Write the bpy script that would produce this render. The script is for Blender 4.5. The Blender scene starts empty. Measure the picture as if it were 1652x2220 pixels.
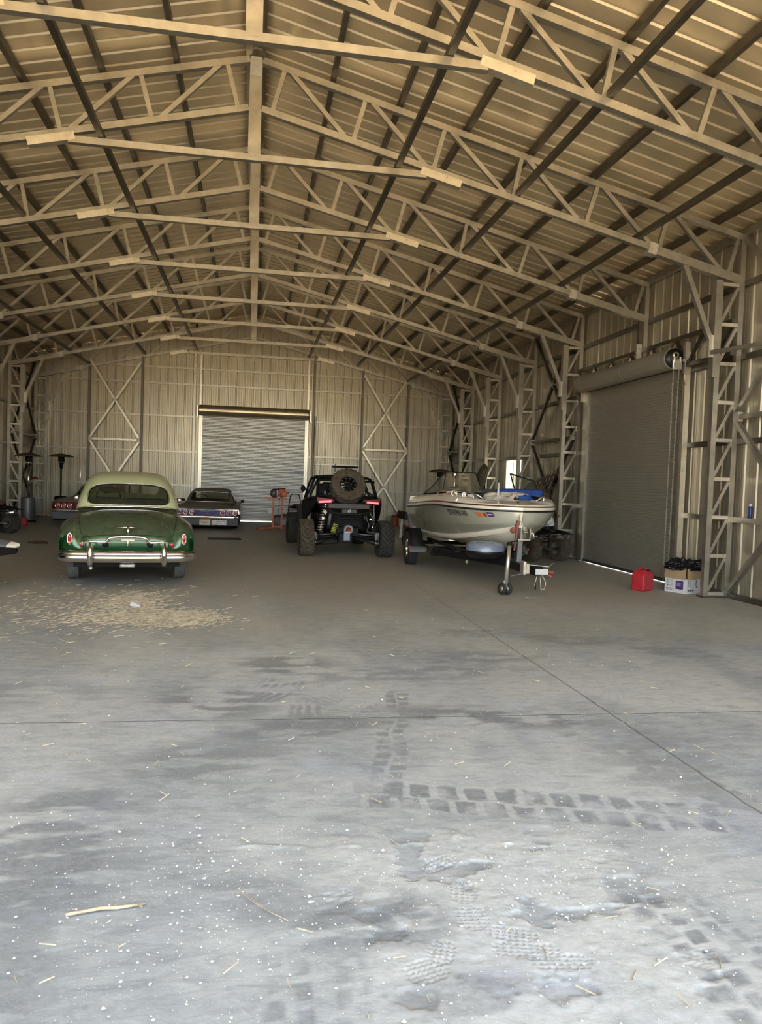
import bpy, bmesh, math, random
from mathutils import Vector, Matrix
R = random.Random(7)
PI = math.pi
S = bpy.context.scene
COL = S.collection
# ------------------------------------------------------------------ camera
cd = bpy.data.cameras.new('camera'); cam = bpy.data.objects.new('camera', cd); COL.objects.link(cam); S.camera = cam
YAW, PITCH, ROLL = 0.1642, -0.0391, 0.0345
_f = Vector((math.sin(YAW)*math.cos(PITCH), math.cos(YAW)*math.cos(PITCH), math.sin(PITCH)))
_r0 = Vector((math.cos(YAW), -math.sin(YAW), 0)); _u0 = _r0.cross(_f)
_r = _r0*math.cos(ROLL)+_u0*math.sin(ROLL); _u = -_r0*math.sin(ROLL)+_u0*math.cos(ROLL)
cam.matrix_world = Matrix(((_r.x, _u.x, -_f.x, .12), (_r.y, _u.y, -_f.y, 0), (_r.z, _u.z, -_f.z, 1.6478), (0, 0, 0, 1)))
cd.sensor_fit = 'HORIZONTAL'; cd.sensor_width = 36; cd.lens = 1678.8/1652*36; cd.clip_start = .05; cd.clip_end = 500
# ------------------------------------------------------------------ light
S.view_settings.view_transform = 'Standard'; S.view_settings.look = 'None'; S.view_settings.gamma = 1
S.view_settings.use_curve_mapping = False
S.view_settings.exposure = 2.46
w = bpy.data.worlds.new('world'); S.world = w; w.use_nodes = True
nt = w.node_tree; bg = nt.nodes['Background']; sky = nt.nodes.new('ShaderNodeTexSky')
sky.sky_type = 'NISHITA'; sky.sun_disc = False; sky.sun_elevation = math.radians(52); sky.sun_rotation = math.radians(75)
sky.air_density = 1; sky.dust_density = 2.0; sky.ozone_density = 1
hs = nt.nodes.new('ShaderNodeHueSaturation'); hs.inputs['Saturation'].default_value = .5; nt.links.new(sky.outputs[0], hs.inputs['Color']); nt.links.new(hs.outputs[0], bg.inputs[0]); bg.inputs[1].default_value = .30
sd = bpy.data.lights.new('sun', 'SUN'); sd.energy = 6.0; sd.angle = math.radians(.53); sd.color = (1, .94, .84)
sun = bpy.data.objects.new('sun', sd); COL.objects.link(sun)
_sd = Vector((math.cos(math.radians(52))*math.cos(math.radians(8)), math.cos(math.radians(52))*math.sin(math.radians(8)), math.sin(math.radians(52))))
sun.rotation_euler = _sd.to_track_quat('Z', 'Y').to_euler()
try:
    S.cycles.max_bounces = 10; S.cycles.diffuse_bounces = 7; S.cycles.glossy_bounces = 6; S.cycles.transparent_max_bounces = 12
    S.cycles.use_denoising = True
except Exception: pass
# ------------------------------------------------------------------ materials
def nodes(m): return m.node_tree.nodes, m.node_tree.links
class NT:
    """small helper around a node tree"""
    def __init__(s, m): s.n = m.node_tree.nodes; s.l = m.node_tree.links
    def val(s, x, sock):
        if isinstance(x, (int, float)): sock.default_value = x
        elif isinstance(x, tuple): sock.default_value = x if len(x) == len(sock.default_value) else tuple(x)+(1,)
        else: s.l.new(x, sock)
    def math(s, op, a, b=None, c=None, clamp=False):
        n = s.n.new('ShaderNodeMath'); n.operation = op; n.use_clamp = clamp
        s.val(a, n.inputs[0])
        if b is not None: s.val(b, n.inputs[1])
        if c is not None: s.val(c, n.inputs[2])
        return n.outputs[0]
    def coord(s): return s.n.new('ShaderNodeTexCoord').outputs['Object']
    def map(s, v, loc=(0, 0, 0), rot=(0, 0, 0), sc=(1, 1, 1)):
        n = s.n.new('ShaderNodeMapping'); s.l.new(v, n.inputs[0]); n.inputs[1].default_value = loc; n.inputs[2].default_value = rot; n.inputs[3].default_value = sc
        return n.outputs[0]
    def noise(s, v, scale, detail=4, rough=.5, dist=0, col=False):
        n = s.n.new('ShaderNodeTexNoise'); s.l.new(v, n.inputs['Vector']); n.inputs['Scale'].default_value = scale; n.inputs['Detail'].default_value = detail
        n.inputs['Roughness'].default_value = rough; n.inputs['Distortion'].default_value = dist
        return n.outputs['Color' if col else 'Fac']
    def ramp(s, v, a, b, lo=0, hi=1):
        n = s.n.new('ShaderNodeMapRange'); s.val(v, n.inputs[0]); n.inputs[1].default_value = a; n.inputs[2].default_value = b; n.inputs[3].default_value = lo; n.inputs[4].default_value = hi
        return n.outputs[0]
    def mix(s, f, a, b, mode='MIX'):
        n = s.n.new('ShaderNodeMix'); n.data_type = 'RGBA'; n.blend_type = mode
        s.val(f, n.inputs[0]); s.val(a, n.inputs[6]); s.val(b, n.inputs[7]); return n.outputs[2]
    def sep(s, v):
        n = s.n.new('ShaderNodeSeparateXYZ'); s.l.new(v, n.inputs[0]); return n.outputs
    def bump(s, h, strength=.3, dist=.01):
        n = s.n.new('ShaderNodeBump'); n.inputs['Strength'].default_value = strength; n.inputs['Distance'].default_value = dist; s.l.new(h, n.inputs['Height']); return n.outputs[0]
def mat(name, col, rough=.5, metal=0, var=.12, nscale=6, coat=0, spec=.5, bump=0, emit=None, stretch=(1, 1, 1), dust=0):
    m = bpy.data.materials.new(name); m.use_nodes = True; t = NT(m); b = t.n['Principled BSDF']
    v = t.map(t.coord(), sc=stretch); nz = t.noise(v, nscale, 5, .6)
    dark = tuple(c*(1-var*1.6) for c in col); lite = tuple(min(1, c*(1+var)) for c in col)
    c = t.mix(t.ramp(nz, .3, .7), dark, lite)
    rg = t.ramp(nz, .2, .8, max(0, rough-.06), min(1, rough+.08))
    if dust:
        g = t.n.new('ShaderNodeNewGeometry'); z = t.sep(g.outputs['Normal'])[2]
        k = t.math('MULTIPLY', t.ramp(z, .15, .8, 0, dust), t.ramp(t.noise(v, 9, 5, .6), .3, .6, .7, 1), clamp=True)
        c = t.mix(k, c, (.30, .255, .19)); rg = t.math('MAXIMUM', rg, t.math('MULTIPLY', k, .75)); 
        if coat: t.val(t.ramp(k, 0, 1, coat, 0), b.inputs['Coat Weight'])
        if metal: t.val(t.ramp(k, 0, 1, metal, 0), b.inputs['Metallic'])
    else:
        b.inputs['Coat Weight'].default_value = coat; b.inputs['Metallic'].default_value = metal
    t.l.new(c, b.inputs['Base Color']); t.l.new(rg, b.inputs['Roughness'])
    b.inputs['Specular IOR Level'].default_value = spec; b.inputs['Coat Roughness'].default_value = .08
    if dust and not metal: b.inputs['Metallic'].default_value = 0
    if bump: t.l.new(t.bump(t.noise(v, nscale*6, 4, .6), bump, .01), b.inputs['Normal'])
    if emit: b.inputs['Emission Color'].default_value = emit[0]+(1,); b.inputs['Emission Strength'].default_value = emit[1]
    return m
def glass(name, tint, a=.75):
    m = bpy.data.materials.new(name); m.use_nodes = True; t = NT(m); t.n.remove(t.n['Principled BSDF'])
    o = t.n['Material Output']; tr = t.n.new('ShaderNodeBsdfTransparent'); gl = t.n.new('ShaderNodeBsdfGlossy'); gl.inputs['Roughness'].default_value = .04
    nz = t.noise(t.coord(), 3, 4); t.l.new(t.mix(t.ramp(nz, .3, .7), tuple(c*.93 for c in tint), tint), tr.inputs[0])
    lw = t.n.new('ShaderNodeLayerWeight'); fr = t.math('MULTIPLY_ADD', t.math('POWER', lw.outputs['Facing'], 4.5), .85, .045); df = t.n.new('ShaderNodeBsdfDiffuse'); df.inputs[0].default_value = (.32, .3, .25, 1)
    m1 = t.n.new('ShaderNodeMixShader'); m1.inputs[0].default_value = 1-a; t.l.new(tr.outputs[0], m1.inputs[1]); t.l.new(df.outputs[0], m1.inputs[2])
    mx = t.n.new('ShaderNodeMixShader'); t.l.new(fr, mx.inputs[0]); t.l.new(m1.outputs[0], mx.inputs[1]); t.l.new(gl.outputs[0], mx.inputs[2]); t.l.new(mx.outputs[0], o.inputs[0])
    return m
M = {}
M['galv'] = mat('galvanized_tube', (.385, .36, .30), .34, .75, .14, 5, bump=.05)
M['galv_dark'] = mat('dark_steel_tube', (.13, .115, .09), .42, .75, .18, 6, bump=.05)  # darker tone of steel tube for purlins, runners and girts
M['galv_bright'] = mat('bright_galvanized', (.60, .56, .46), .3, .7, .1, 9)
M['weld'] = mat('cold_galvanizing_paint', (.46, .44, .38), .5, .5, .15, 14)
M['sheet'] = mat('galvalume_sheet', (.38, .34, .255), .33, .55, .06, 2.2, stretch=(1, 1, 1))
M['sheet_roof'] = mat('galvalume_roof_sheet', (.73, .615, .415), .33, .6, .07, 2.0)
M['curtain'] = mat('grey_door_slats', (.33, .31, .255), .5, .3, .05, 3)
M['curtain_back'] = mat('silver_door_slats', (.30, .295, .27), .33, .6, .05, 3)
M['chrome'] = mat('chrome', (.82, .80, .78), .09, 1, .03, 4)
M['chrome_dull'] = mat('dull_chrome', (.6, .58, .54), .25, 1, .08, 9)
M['green'] = mat('dark_green_paint', (.016, .085, .028), .28, .35, .08, 5, coat=.9, dust=.30)  # brown on upward faces: dust, with the roof's reflection mixed into the colour
M['cream'] = mat('pale_green_paint', (.66, .72, .40), .3, 0, .03, 5, coat=.6, dust=.22)
M['blue'] = mat('dark_blue_paint', (.012, .012, .09), .25, .3, .08, 5, coat=.9, dust=.85)
M['bluedust'] = mat('dusty_grey_blue_paint', (.10, .10, .105), .6, .1, .1, 5, dust=.8)
M['red_car'] = mat('maroon_paint', (.11, .012, .018), .25, .3, .08, 5, coat=.9, dust=.8)
M['black'] = mat('black_plastic', (.011, .011, .010), .6, 0, .2, 9, spec=.2)
M['black_gloss'] = mat('gloss_black', (.010, .010, .011), .38, 0, .1, 6, coat=.08, spec=.3)
M['rubber'] = mat('tyre_rubber', (.028, .027, .026), .75, 0, .2, 14, bump=.2)
M['rubber_dusty'] = mat('dusty_tyre_rubber', (.13, .13, .125), .85, 0, .2, 12, bump=.2)
M['rubber_mud'] = mat('brown_dusty_tyre', (.085, .066, .042), .85, 0, .35, 14, bump=.3)
M['rubber_knob'] = mat('knobby_tyre_rubber', (.045, .042, .035), .8, 0, .3, 14, bump=.3)
M['glass'] = glass('clear_glass', (.80, .82, .76), .9)
M['glass_dark'] = glass('tinted_glass', (.58, .60, .48), .95)
M['redlens'] = mat('red_lens', (.38, .015, .018), .15, 0, .1, 9, coat=.8)
M['taillit'] = mat('lit_red_taillight', (.6, .02, .03), .3, 0, .05, 9, emit=((1, .05, .07), 1.1))
M['amber'] = mat('amber_lens', (.75, .25, .08), .2, 0, .1, 9, coat=.8)
M['interior'] = mat('dark_interior', (.09, .085, .07), .8, 0, .2, 8)
M['hull'] = mat('cream_gelcoat', (.84, .79, .64), .2, 0, .04, 3, coat=.6)
M['hull_grey'] = mat('silver_green_gelcoat', (.50, .50, .40), .22, .15, .04, 3, coat=.7)
M['maroon'] = mat('maroon_stripe', (.09, .02, .015), .3, 0, .1, 6)
M['blackrail'] = mat('black_rub_rail', (.015, .015, .014), .4, 0, .1, 6)
M['red_plastic'] = mat('red_plastic', (.42, .02, .03), .42, 0, .12, 6)
M['orange'] = mat('orange_paint', (.62, .15, .05), .45, 0, .15, 8)
M['cardboard'] = mat('brown_cardboard', (.36, .25, .13), .85, 0, .08, 4)
M['white'] = mat('white_card', (.62, .62, .60), .6, 0, .06, 5)
M['bag'] = mat('black_bin_bag', (.007, .007, .008), .33, 0, .2, 5, coat=.1)
M['blue_cloth'] = mat('blue_cushion_fabric', (.012, .06, .30), .75, 0, .15, 6)
M['beige_cloth'] = mat('beige_towel', (.52, .47, .38), .85, 0, .12, 8)
M['lime'] = mat('lime_cloth', (.38, .45, .08), .7, 0, .1, 8)
M['grey_paint'] = mat('grey_tank_paint', (.17, .172, .17), .45, .4, .08, 5)
M['bluegrey'] = mat('blue_grey_plastic', (.19, .23, .31), .25, 0, .05, 4, coat=.5)
M['bluecan'] = mat('blue_can_paint', (.015, .03, .16), .3, .2, .1, 6)
M['rust'] = mat('rusty_red_metal', (.30, .07, .04), .6, .2, .3, 12)
M['brown'] = mat('rusty_brown_slats', (.09, .055, .03), .8, .1, .3, 10)
M['door_white'] = mat('white_door_paint', (.86, .82, .72), .5, 0, .04, 3)
M['coil_highlit'] = mat('highlit_coil_slats', (.60, .52, .36), .3, .8, .08, 4)  # gold highlights of the rolled slats put into the base colour
M['faded_red'] = mat('faded_red_webbing', (.26, .09, .06), .8, 0, .2, 12)
M['straw'] = mat('dry_straw', (.46, .39, .26), .8, 0, .3, 20)
M['crumb'] = mat('pale_crumbs', (.62, .61, .57), .85, 0, .15, 20)
M['ink'] = mat('dark_ink', (.02, .02, .04), .6, 0, .1, 9)
M['ink_purple'] = mat('purple_ink', (.06, .025, .14), .6, 0, .1, 9)
M['plate'] = mat('cream_number_plate', (.68, .62, .42), .5, 0, .08, 20)
M['rope'] = mat('pale_rope', (.45, .42, .36), .8, 0, .2, 20)
M['ground'] = mat('dry_dirt_ground', (.57, .435, .255), .95, 0, .12, .35, bump=.3)
# ------------------------------------------------------------------ mesh builder
class MB:
    def __init__(s): s.v = []; s.f = []; s.sm = []
    def add(s, vs, fs, smooth=False):
        o = len(s.v); s.v += [tuple(p) for p in vs]; s.f += [tuple(o+i for i in f) for f in fs]; s.sm += [smooth]*len(fs); return s
    def box(s, c, d, rot=None):
        vs = [Vector((x*d[0]/2, y*d[1]/2, z*d[2]/2)) for x in (-1, 1) for y in (-1, 1) for z in (-1, 1)]
        if rot: m = Matrix.Rotation(rot[2], 3, 'Z') @ Matrix.Rotation(rot[1], 3, 'Y') @ Matrix.Rotation(rot[0], 3, 'X'); vs = [m @ p for p in vs]
        return s.add([p+Vector(c) for p in vs], [(0, 1, 3, 2), (4, 6, 7, 5), (0, 4, 5, 1), (2, 3, 7, 6), (0, 2, 6, 4), (1, 5, 7, 3)])
    def beam(s, p, q, w, h, up=(0, 0, 1)):
        p = Vector(p); q = Vector(q); d = (q-p).normalized(); u = Vector(up)
        if abs(d.dot(u)) > .98: u = Vector((0, 1, 0))
        a = d.cross(u).normalized(); b = a.cross(d)
        vs = [e+a*x*w/2+b*y*h/2 for e in (p, q) for x in (-1, 1) for y in (-1, 1)]
        return s.add(vs, [(0, 1, 3, 2), (4, 6, 7, 5), (0, 4, 5, 1), (2, 3, 7, 6), (0, 2, 6, 4), (1, 5, 7, 3)])
    def tube(s, path, r, n=8, closed=False, cap=True):
        P = [Vector(p) for p in path]; k = len(P); rr = r if isinstance(r, (list, tuple)) else [r]*k
        vs = []; pu = None
        for i, p in enumerate(P):
            if closed: d = P[(i+1) % k]-P[i-1]
            else: d = P[min(i+1, k-1)]-P[max(i-1, 0)]
            d = d.normalized() if d.length > 1e-9 else Vector((0, 0, 1))
            if pu is None: pu = Vector((0, 0, 1)) if abs(d.z) < .9 else Vector((0, 1, 0))
            a = d.cross(pu).normalized(); b = a.cross(d).normalized(); pu = b
            vs += [p+(a*math.cos(2*PI*j/n)+b*math.sin(2*PI*j/n))*rr[i] for j in range(n)]
        fs = []
        for i in range(k if closed else k-1):
            for j in range(n):
                A = i*n; B = ((i+1) % k)*n; fs.append((A+j, A+(j+1) % n, B+(j+1) % n, B+j))
        s.add(vs, fs, True)
        if cap and not closed:
            o = len(s.v)-len(vs); s.f += [tuple(o+j for j in range(n))[::-1], tuple(o+(k-1)*n+j for j in range(n))]; s.sm += [False]*2
        return s
    def lathe(s, prof, c=(0, 0, 0), axis='z', n=24, smooth=True, closed=False):
        vs = []
        for r, a in prof:
            for j in range(n):
                t = 2*PI*j/n; x, y = r*math.cos(t), r*math.sin(t)
                vs.append(Vector({'z': (x, y, a), 'x': (a, x, y), 'y': (x, a, y)}[axis])+Vector(c))
        k = len(prof); fs = [(i*n+j, i*n+(j+1) % n, ((i+1) % k)*n+(j+1) % n, ((i+1) % k)*n+j) for i in range(k if closed else k-1) for j in range(n)]
        return s.add(vs, fs, smooth)
    def ell(s, c, d, n=16, m=10):
        return s.lathe([(math.sin(PI*i/m)*.5+1e-5, -math.cos(PI*i/m)*.5) for i in range(m+1)], (0, 0, 0), 'z', n) and s._fix(n*(m+1), c, d)
    def _fix(s, k, c, d):
        for i in range(len(s.v)-k, len(s.v)): x, y, z = s.v[i]; s.v[i] = (c[0]+x*d[0], c[1]+y*d[1], c[2]+z*d[2])
        return s
    def grid(s, G, smooth=True, pick=None, flip=False):
        nr = len(G); nc = len(G[0]); vs = [p for row in G for p in row]
        fs = [(i*nc+j, i*nc+j+1, (i+1)*nc+j+1, (i+1)*nc+j) for i in range(nr-1) for j in range(nc-1) if pick is None or pick(i, j)]
        used = sorted({i for f in fs for i in f}); mp = {u: k for k, u in enumerate(used)}
        return s.add([vs[u] for u in used], [tuple(mp[i] for i in (f[::-1] if flip else f)) for f in fs], smooth)
    def prism(s, poly, fn, a, b):
        """poly of 2d points swept between depths a and b; fn(u,v,depth)->3d"""
        n = len(poly); vs = [fn(u, v, a) for u, v in poly]+[fn(u, v, b) for u, v in poly]
        return s.add(vs, [tuple(range(n))[::-1], tuple(range(n, 2*n))]+[(i, (i+1) % n, n+(i+1) % n, n+i) for i in range(n)])
    def xf(s, m): s.v = [tuple(m @ Vector(p)) for p in s.v]; return s
    def build(s, name, m, parent=None, bevel=0, solid=0, sub=0):
        me = bpy.data.meshes.new(name); me.from_pydata(s.v, [], s.f); me.validate(); me.update()
        if len(me.polygons) == len(s.sm): me.polygons.foreach_set('use_smooth', s.sm)
        bm = bmesh.new(); bm.from_mesh(me); bmesh.ops.recalc_face_normals(bm, faces=bm.faces); bm.to_mesh(me); bm.free()
        o = bpy.data.objects.new(name, me); COL.objects.link(o); me.materials.append(m if not isinstance(m, str) else M[m])
        if parent: o.parent = parent
        if solid: k = o.modifiers.new('s', 'SOLIDIFY'); k.thickness = solid; k.offset = 0
        if bevel: k = o.modifiers.new('b', 'BEVEL'); k.width = bevel; k.segments = 2; k.limit_method = 'ANGLE'
        if sub: k = o.modifiers.new('u', 'SUBSURF'); k.levels = sub; k.render_levels = sub
        return o
def tag(o, label=None, cat=None, group=None, kind=None):
    if label: o['label'] = label
    if cat: o['category'] = cat
    if group: o['group'] = group
    if kind: o['kind'] = kind
    return o
def thing(name, label, cat, loc=(0, 0, 0), rz=0, group=None):
    o = bpy.data.objects.new(name, None); COL.objects.link(o); o.location = loc; o.rotation_euler = (0, 0, rz); o.empty_display_size = .1
    return tag(o, label, cat, group)
def copy_tree(o, parent=None):
    c = o.copy(); COL.objects.link(c); c.parent = parent
    for ch in [x for x in COL.objects if x.parent == o]: copy_tree(ch, c)
    return c
def cr(P, n):
    """Catmull-Rom through list of tuples, n samples per span"""
    P = [Vector(p) for p in P]; out = []
    for i in range(len(P)-1):
        a = P[i-1] if i else P[0]*2-P[1]; b = P[i]; c = P[i+1]; d = P[i+2] if i+2 < len(P) else P[-1]*2-P[-2]
        for k in range(n):
            t = k/n; out.append(.5*((2*b)+(c-a)*t+(2*a-5*b+4*c-d)*t*t+(3*b-a-3*c+d)*t**3))
    out.append(P[-1]); return out
def surf(C, nu, nv):
    """C rows of control points (right half, x>=0 first column on centre); returns full mirrored fine grid"""
    rows = [cr(r, nu) for r in C]; cols = [cr([r[j] for r in rows], nv) for j in range(len(rows[0]))]
    G = []
    for i in range(len(cols[0])):
        h = [cols[j][i] for j in range(len(cols))]; h[0] = Vector((0, h[0].y, h[0].z))
        G.append([Vector((-p.x, p.y, p.z)) for p in h[:0:-1]]+h)
    return G
TRACKS = [(.30, 2.0, .24, 2.72, .17, .13, .75), (.45, 2.0, .50, 2.75, .12, .13, .65), (1.75, 2.0, 1.72, 3.0, .20, .12, .9), (1.98, 2.1, 1.9, 2.9, .12, .12, .8),
          (1.30, 6.0, .80, 3.7, .20, .13, .8), (.62, 4.02, 2.62, 3.5, .36, .15, .95), (.3, 4.7, 1.2, 5.6, .18, .11, .6), (1.5, 8.3, 4.5, 7.9, .2, .15, .55), (1.55, 7.5, 2.6, 6.9, .2, .14, .5), (2.28, 5.0, 2.75, 3.6, .3, .14, .65)]
SCUFFS = [(1.9, 5.25, 1.0, .28, -.2, 1), (3.5, 7.95, .55, .28, -.4, 1), (2.7, 8.35, .5, .25, -.2, .8), (4.4, 7.4, .5, .35, -.5, .7), (.45, 6.85, .5, .45, 0, .9), (-.1, 5.7, .5, .5, .6, .9), (2.2, 7.1, .8, .3, .1, .8),
          (.5, 5.1, .7, .3, .3, .9), (-.1, 4.5, .6, .4, .3, .7), (-.75, 3.5, .45, .9, 0, .9), (.6, 2.8, .34, .26, 0, 1), (.85, 2.35, .3, .14, 0, .8), (2.7, 4.3, .6, .8, 0, .5), (.2, 3.0, .3, .2, -.6, .6), (-.7, 2.6, .3, .4, 0, .6), (1.4, 6.5, 1.5, .3, .1, .6), (-1.5, 6.0, .8, .4, 0, .5)]
ARCS = [(-.9, 6.6, 1.15, 1.55, -1.0, .1, .9), (-.6, 5.6, 1.0, 1.3, -.9, .2, .7), (1.6, 6.3, 1.0, 1.25, 2.9, 4.3, .5)]
FEET = [(1.00, 2.96, .17, .11, 1.3), (.985, 2.78, .17, .12, 1.5), (.96, 3.20, .20, .10, .5), (.82, 2.58, .14, .10, 1.2), (1.12, 2.56, .24, .11, -.2), (1.22, 2.48, .22, .10, -.1), (1.10, 2.66, .2, .09, -.3), (.74, 2.48, .16, .12, .3), (1.72, 2.45, .16, .1, 1.0), (.5, 2.98, .12, .1, .4)]
BASE_A, BASE_B = (.205, .232, .24), (.335, .37, .365)
DUST_A, DUST_B = (.435, .462, .432), (.525, .55, .515)
WIPE_A, WIPE_B = (.125, .14, .148), (.20, .218, .222)
FAR_A, FAR_B = (.345, .328, .262), (.455, .433, .355)  # browner floor tone, blended in towards the back
# ------------------------------------------------------------------ building shell
Y1, SP = 8.19, 2.994
TY = lambda n: Y1+(n-1)*SP          # truss planes 1..8
YF, YB = TY(-2)-.1, TY(8)+.10       # open front edge, back wall skin
XW = 7.66
ztop = lambda x: 7.46-.242*abs(x); zbot = lambda x: 6.80-.24*abs(x); zroof = lambda x: 7.67-.242*abs(x)
def ribs(a, b, D=.018, minor=True):
    """profile samples (u, outward depth) along a corrugated sheet"""
    out = []; k = math.floor(a/.305)-1
    while k*.305 < b+.4:
        c = k*.305
        out += [(c-.034, 0), (c-.017, D), (c+.017, D), (c+.034, 0)]
        if minor: out += [(c+.095, 0), (c+.102, .0025), (c+.118, .0025), (c+.125, 0), (c+.18, 0), (c+.187, .0025), (c+.203, .0025), (c+.21, 0)]
        k += 1
    out = [p for p in out if a < p[0] < b]
    return [(a, 0)]+out+[(b, 0)]
def ribwall(name, segs, fn, m):
    mb = MB()
    for a, b, lo, hi in segs:
        pr = ribs(a, b); mb.grid([[fn(u, d, lo(u)) for u, d in pr], [fn(u, d, hi(u)) for u, d in pr]], False)
    o = mb.build(name, m, solid=.0); tag(o, kind='structure'); return o
K = lambda c: (lambda u: c)
ZE = zroof(XW)
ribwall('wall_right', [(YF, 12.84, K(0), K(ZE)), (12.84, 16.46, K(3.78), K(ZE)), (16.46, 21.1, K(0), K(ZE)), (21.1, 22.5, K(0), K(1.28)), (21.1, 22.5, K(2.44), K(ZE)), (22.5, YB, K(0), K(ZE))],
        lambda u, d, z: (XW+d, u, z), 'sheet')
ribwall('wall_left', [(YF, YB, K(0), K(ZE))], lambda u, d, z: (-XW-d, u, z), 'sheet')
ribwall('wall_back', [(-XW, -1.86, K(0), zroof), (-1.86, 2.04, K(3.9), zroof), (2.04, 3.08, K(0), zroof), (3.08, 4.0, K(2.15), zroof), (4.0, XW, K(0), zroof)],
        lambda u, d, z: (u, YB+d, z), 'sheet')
mb = MB()
for s in (-1, 1):
    pr = ribs(YF-.3, YB+.3, .021, False)
    mb.grid([[(s*x, u, zroof(x)+d) for u, d in pr] for x in (0, 4, XW+.25)], False)
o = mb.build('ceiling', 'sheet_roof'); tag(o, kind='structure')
# ------------------------------------------------------------------ floor
import numpy as np
def seg(a, b, st): return np.arange(a, b-1e-9, st)
def build_floor():
    xs = np.concatenate([seg(-7.95, -3.4, .35), seg(-3.4, .55, .018), seg(.55, 1.45, .0065), seg(1.45, 4.9, .018), np.linspace(4.9, 7.95, 10)])
    ys = np.concatenate([seg(YF-.3, 1.9, .3), seg(1.9, 2.3, .013), seg(2.3, 3.35, .0065), seg(3.35, 4.1, .013), seg(4.1, 9.2, .026), np.linspace(9.2, YB+.3, 50)])
    X, Y = np.meshgrid(xs, ys, indexing='ij'); rng = np.random.RandomState(4)
    def vnoise(sc, sx=1, sy=1, seed=0):
        r = np.random.RandomState(seed); T = r.rand(256, 256); u = X*sc*sx+31.7; v = Y*sc*sy+17.3
        i = np.floor(u).astype(int); j = np.floor(v).astype(int); fu = u-i; fv = v-j; fu = fu*fu*(3-2*fu); fv = fv*fv*(3-2*fv); g = lambda a, b: T[a % 256, b % 256]
        return (g(i, j)*(1-fu)+g(i+1, j)*fu)*(1-fv)+(g(i, j+1)*(1-fu)+g(i+1, j+1)*fu)*fv
    def fbm(sc, o=5, sx=1, sy=1, seed=0): return sum(vnoise(sc*2**k, sx, sy, seed+k)*.5**k for k in range(o))/sum(.5**k for k in range(o))
    st = lambda x, a, b: np.clip((x-a)/(b-a), 0, 1)
    wipe = np.zeros_like(X); foot = np.zeros_like(X); nb = fbm(9, 4, seed=3); ns = fbm(4, 5, 1, 2.6, seed=9); wob = (fbm(4, 3, seed=20)-.5)*.10
    def loc(x, y, a): dx, dy = X-x, Y-y; return dx*math.cos(a)+dy*math.sin(a), -dx*math.sin(a)+dy*math.cos(a)
    for (x0, y0, x1, y1, wd, pt, k) in TRACKS:
        a = math.atan2(y1-y0, x1-x0); L = math.hypot(x1-x0, y1-y0); u, v = loc((x0+x1)/2, (y0+y1)/2, a); u = u+wob*.3; v2 = v+wob
        band = st(np.abs(u), L/2, L/2-.15)*st(np.abs(v2), wd/2, wd/2-.015)
        ph = u/pt+(v2 > 0)*.5+v2*.8; fr = np.abs(ph-np.floor(ph)-.5); cut = st(np.abs(v2), .008, .016)
        bl = st(fr, .38, .33)*cut
        wipe = np.maximum(wipe, band*bl*(.35+.65*st(nb, .38, .56))*k)
    for (x, y, rx, ry, a, k) in SCUFFS:
        u, v = loc(x, y, a); d = (u/rx)**2+(v/ry)**2; wipe = np.maximum(wipe, st(d, 1.15, .3)*st(ns, .41, .54)*k)
    for (x, y, r0, r1, a0, a1, k) in ARCS:
        u, v = loc(x, y, (a0+a1)/2); r_ = np.hypot(u, v); an = np.abs(np.arctan2(v, u)); q = (r_+wob*.6)*15; q = q-np.floor(q)
        wipe = np.maximum(wipe, st(an, (a1-a0)/2, (a1-a0)/2-.2)*st(np.abs(r_-(r0+r1)/2), (r1-r0)/2, (r1-r0)/2-.05)*st(q, .2, .6)*st(ns, .38, .55)*k)
    for (x, y, L, W, a) in FEET:
        u, v = loc(x, y, a); d = np.abs(u/(L/2))**2.6+np.abs(v/(W/2))**2.6; q = np.abs(u/.024-np.floor(u/.024)-.5); p_ = np.abs(v/.022-np.floor(v/.022)-.5)
        foot = np.maximum(foot, st(d, 1.05, .85)*st(np.minimum(.5-q, .5-p_)*2, .2, .5))
        foot = np.maximum(foot, -0.0+st(np.abs(d-1.2), .25, .05)*-.0)
    side_ = (Y-(3.42+.05*np.sin(X*7)+(fbm(3, 4, seed=81)-.5)*.35)); lim = st(np.abs(X-.75), .75, .6); ridge = np.exp(-(side_/.014)**2)*lim*st(fbm(14, 2, seed=83), .35, .6)
    side2 = (X-(.25+(Y-2.9)*-.3+(fbm(3, 4, seed=85)-.5)*.3)); ridge = np.maximum(ridge, .5*np.exp(-(side2/.02)**2)*st(np.abs(Y-3.05), .4, .3)*st(fbm(14, 2, seed=87), .4, .6))
    dn = fbm(1.6, 5, 1, .6, seed=40); db = fbm(.5, 3, seed=50)
    dust = st(dn, .38, .62)*.6+st(db, .3, .7)*.35
    near = st(np.abs(X-1.15+(Y-3)*.1), .95, .55)*st(Y, 3.75, 3.35)*st(fbm(5, 5, seed=60), .27, .34); dust = np.maximum(dust*(1-.25*near), near*.95)
    wipe = wipe*(1-.35*near*(dn > .5)); dust = np.maximum(dust, ridge*1.3)
    rise = near*.006+ridge*.007+foot*-.007+wipe*-.0015+dust*.001+(fbm(30, 2, seed=70)-.5)*.004*near
    nx, ny = X.shape; co = np.stack([X, Y, rise], -1).reshape(-1, 3)
    idx = np.arange(nx*ny).reshape(nx, ny); q = np.stack([idx[:-1, :-1], idx[1:, :-1], idx[1:, 1:], idx[:-1, 1:]], -1).reshape(-1, 4)
    me = bpy.data.meshes.new('floor'); me.vertices.add(len(co)); me.vertices.foreach_set('co', co.ravel()); me.loops.add(len(q)*4); me.loops.foreach_set('vertex_index', q.ravel())
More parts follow.
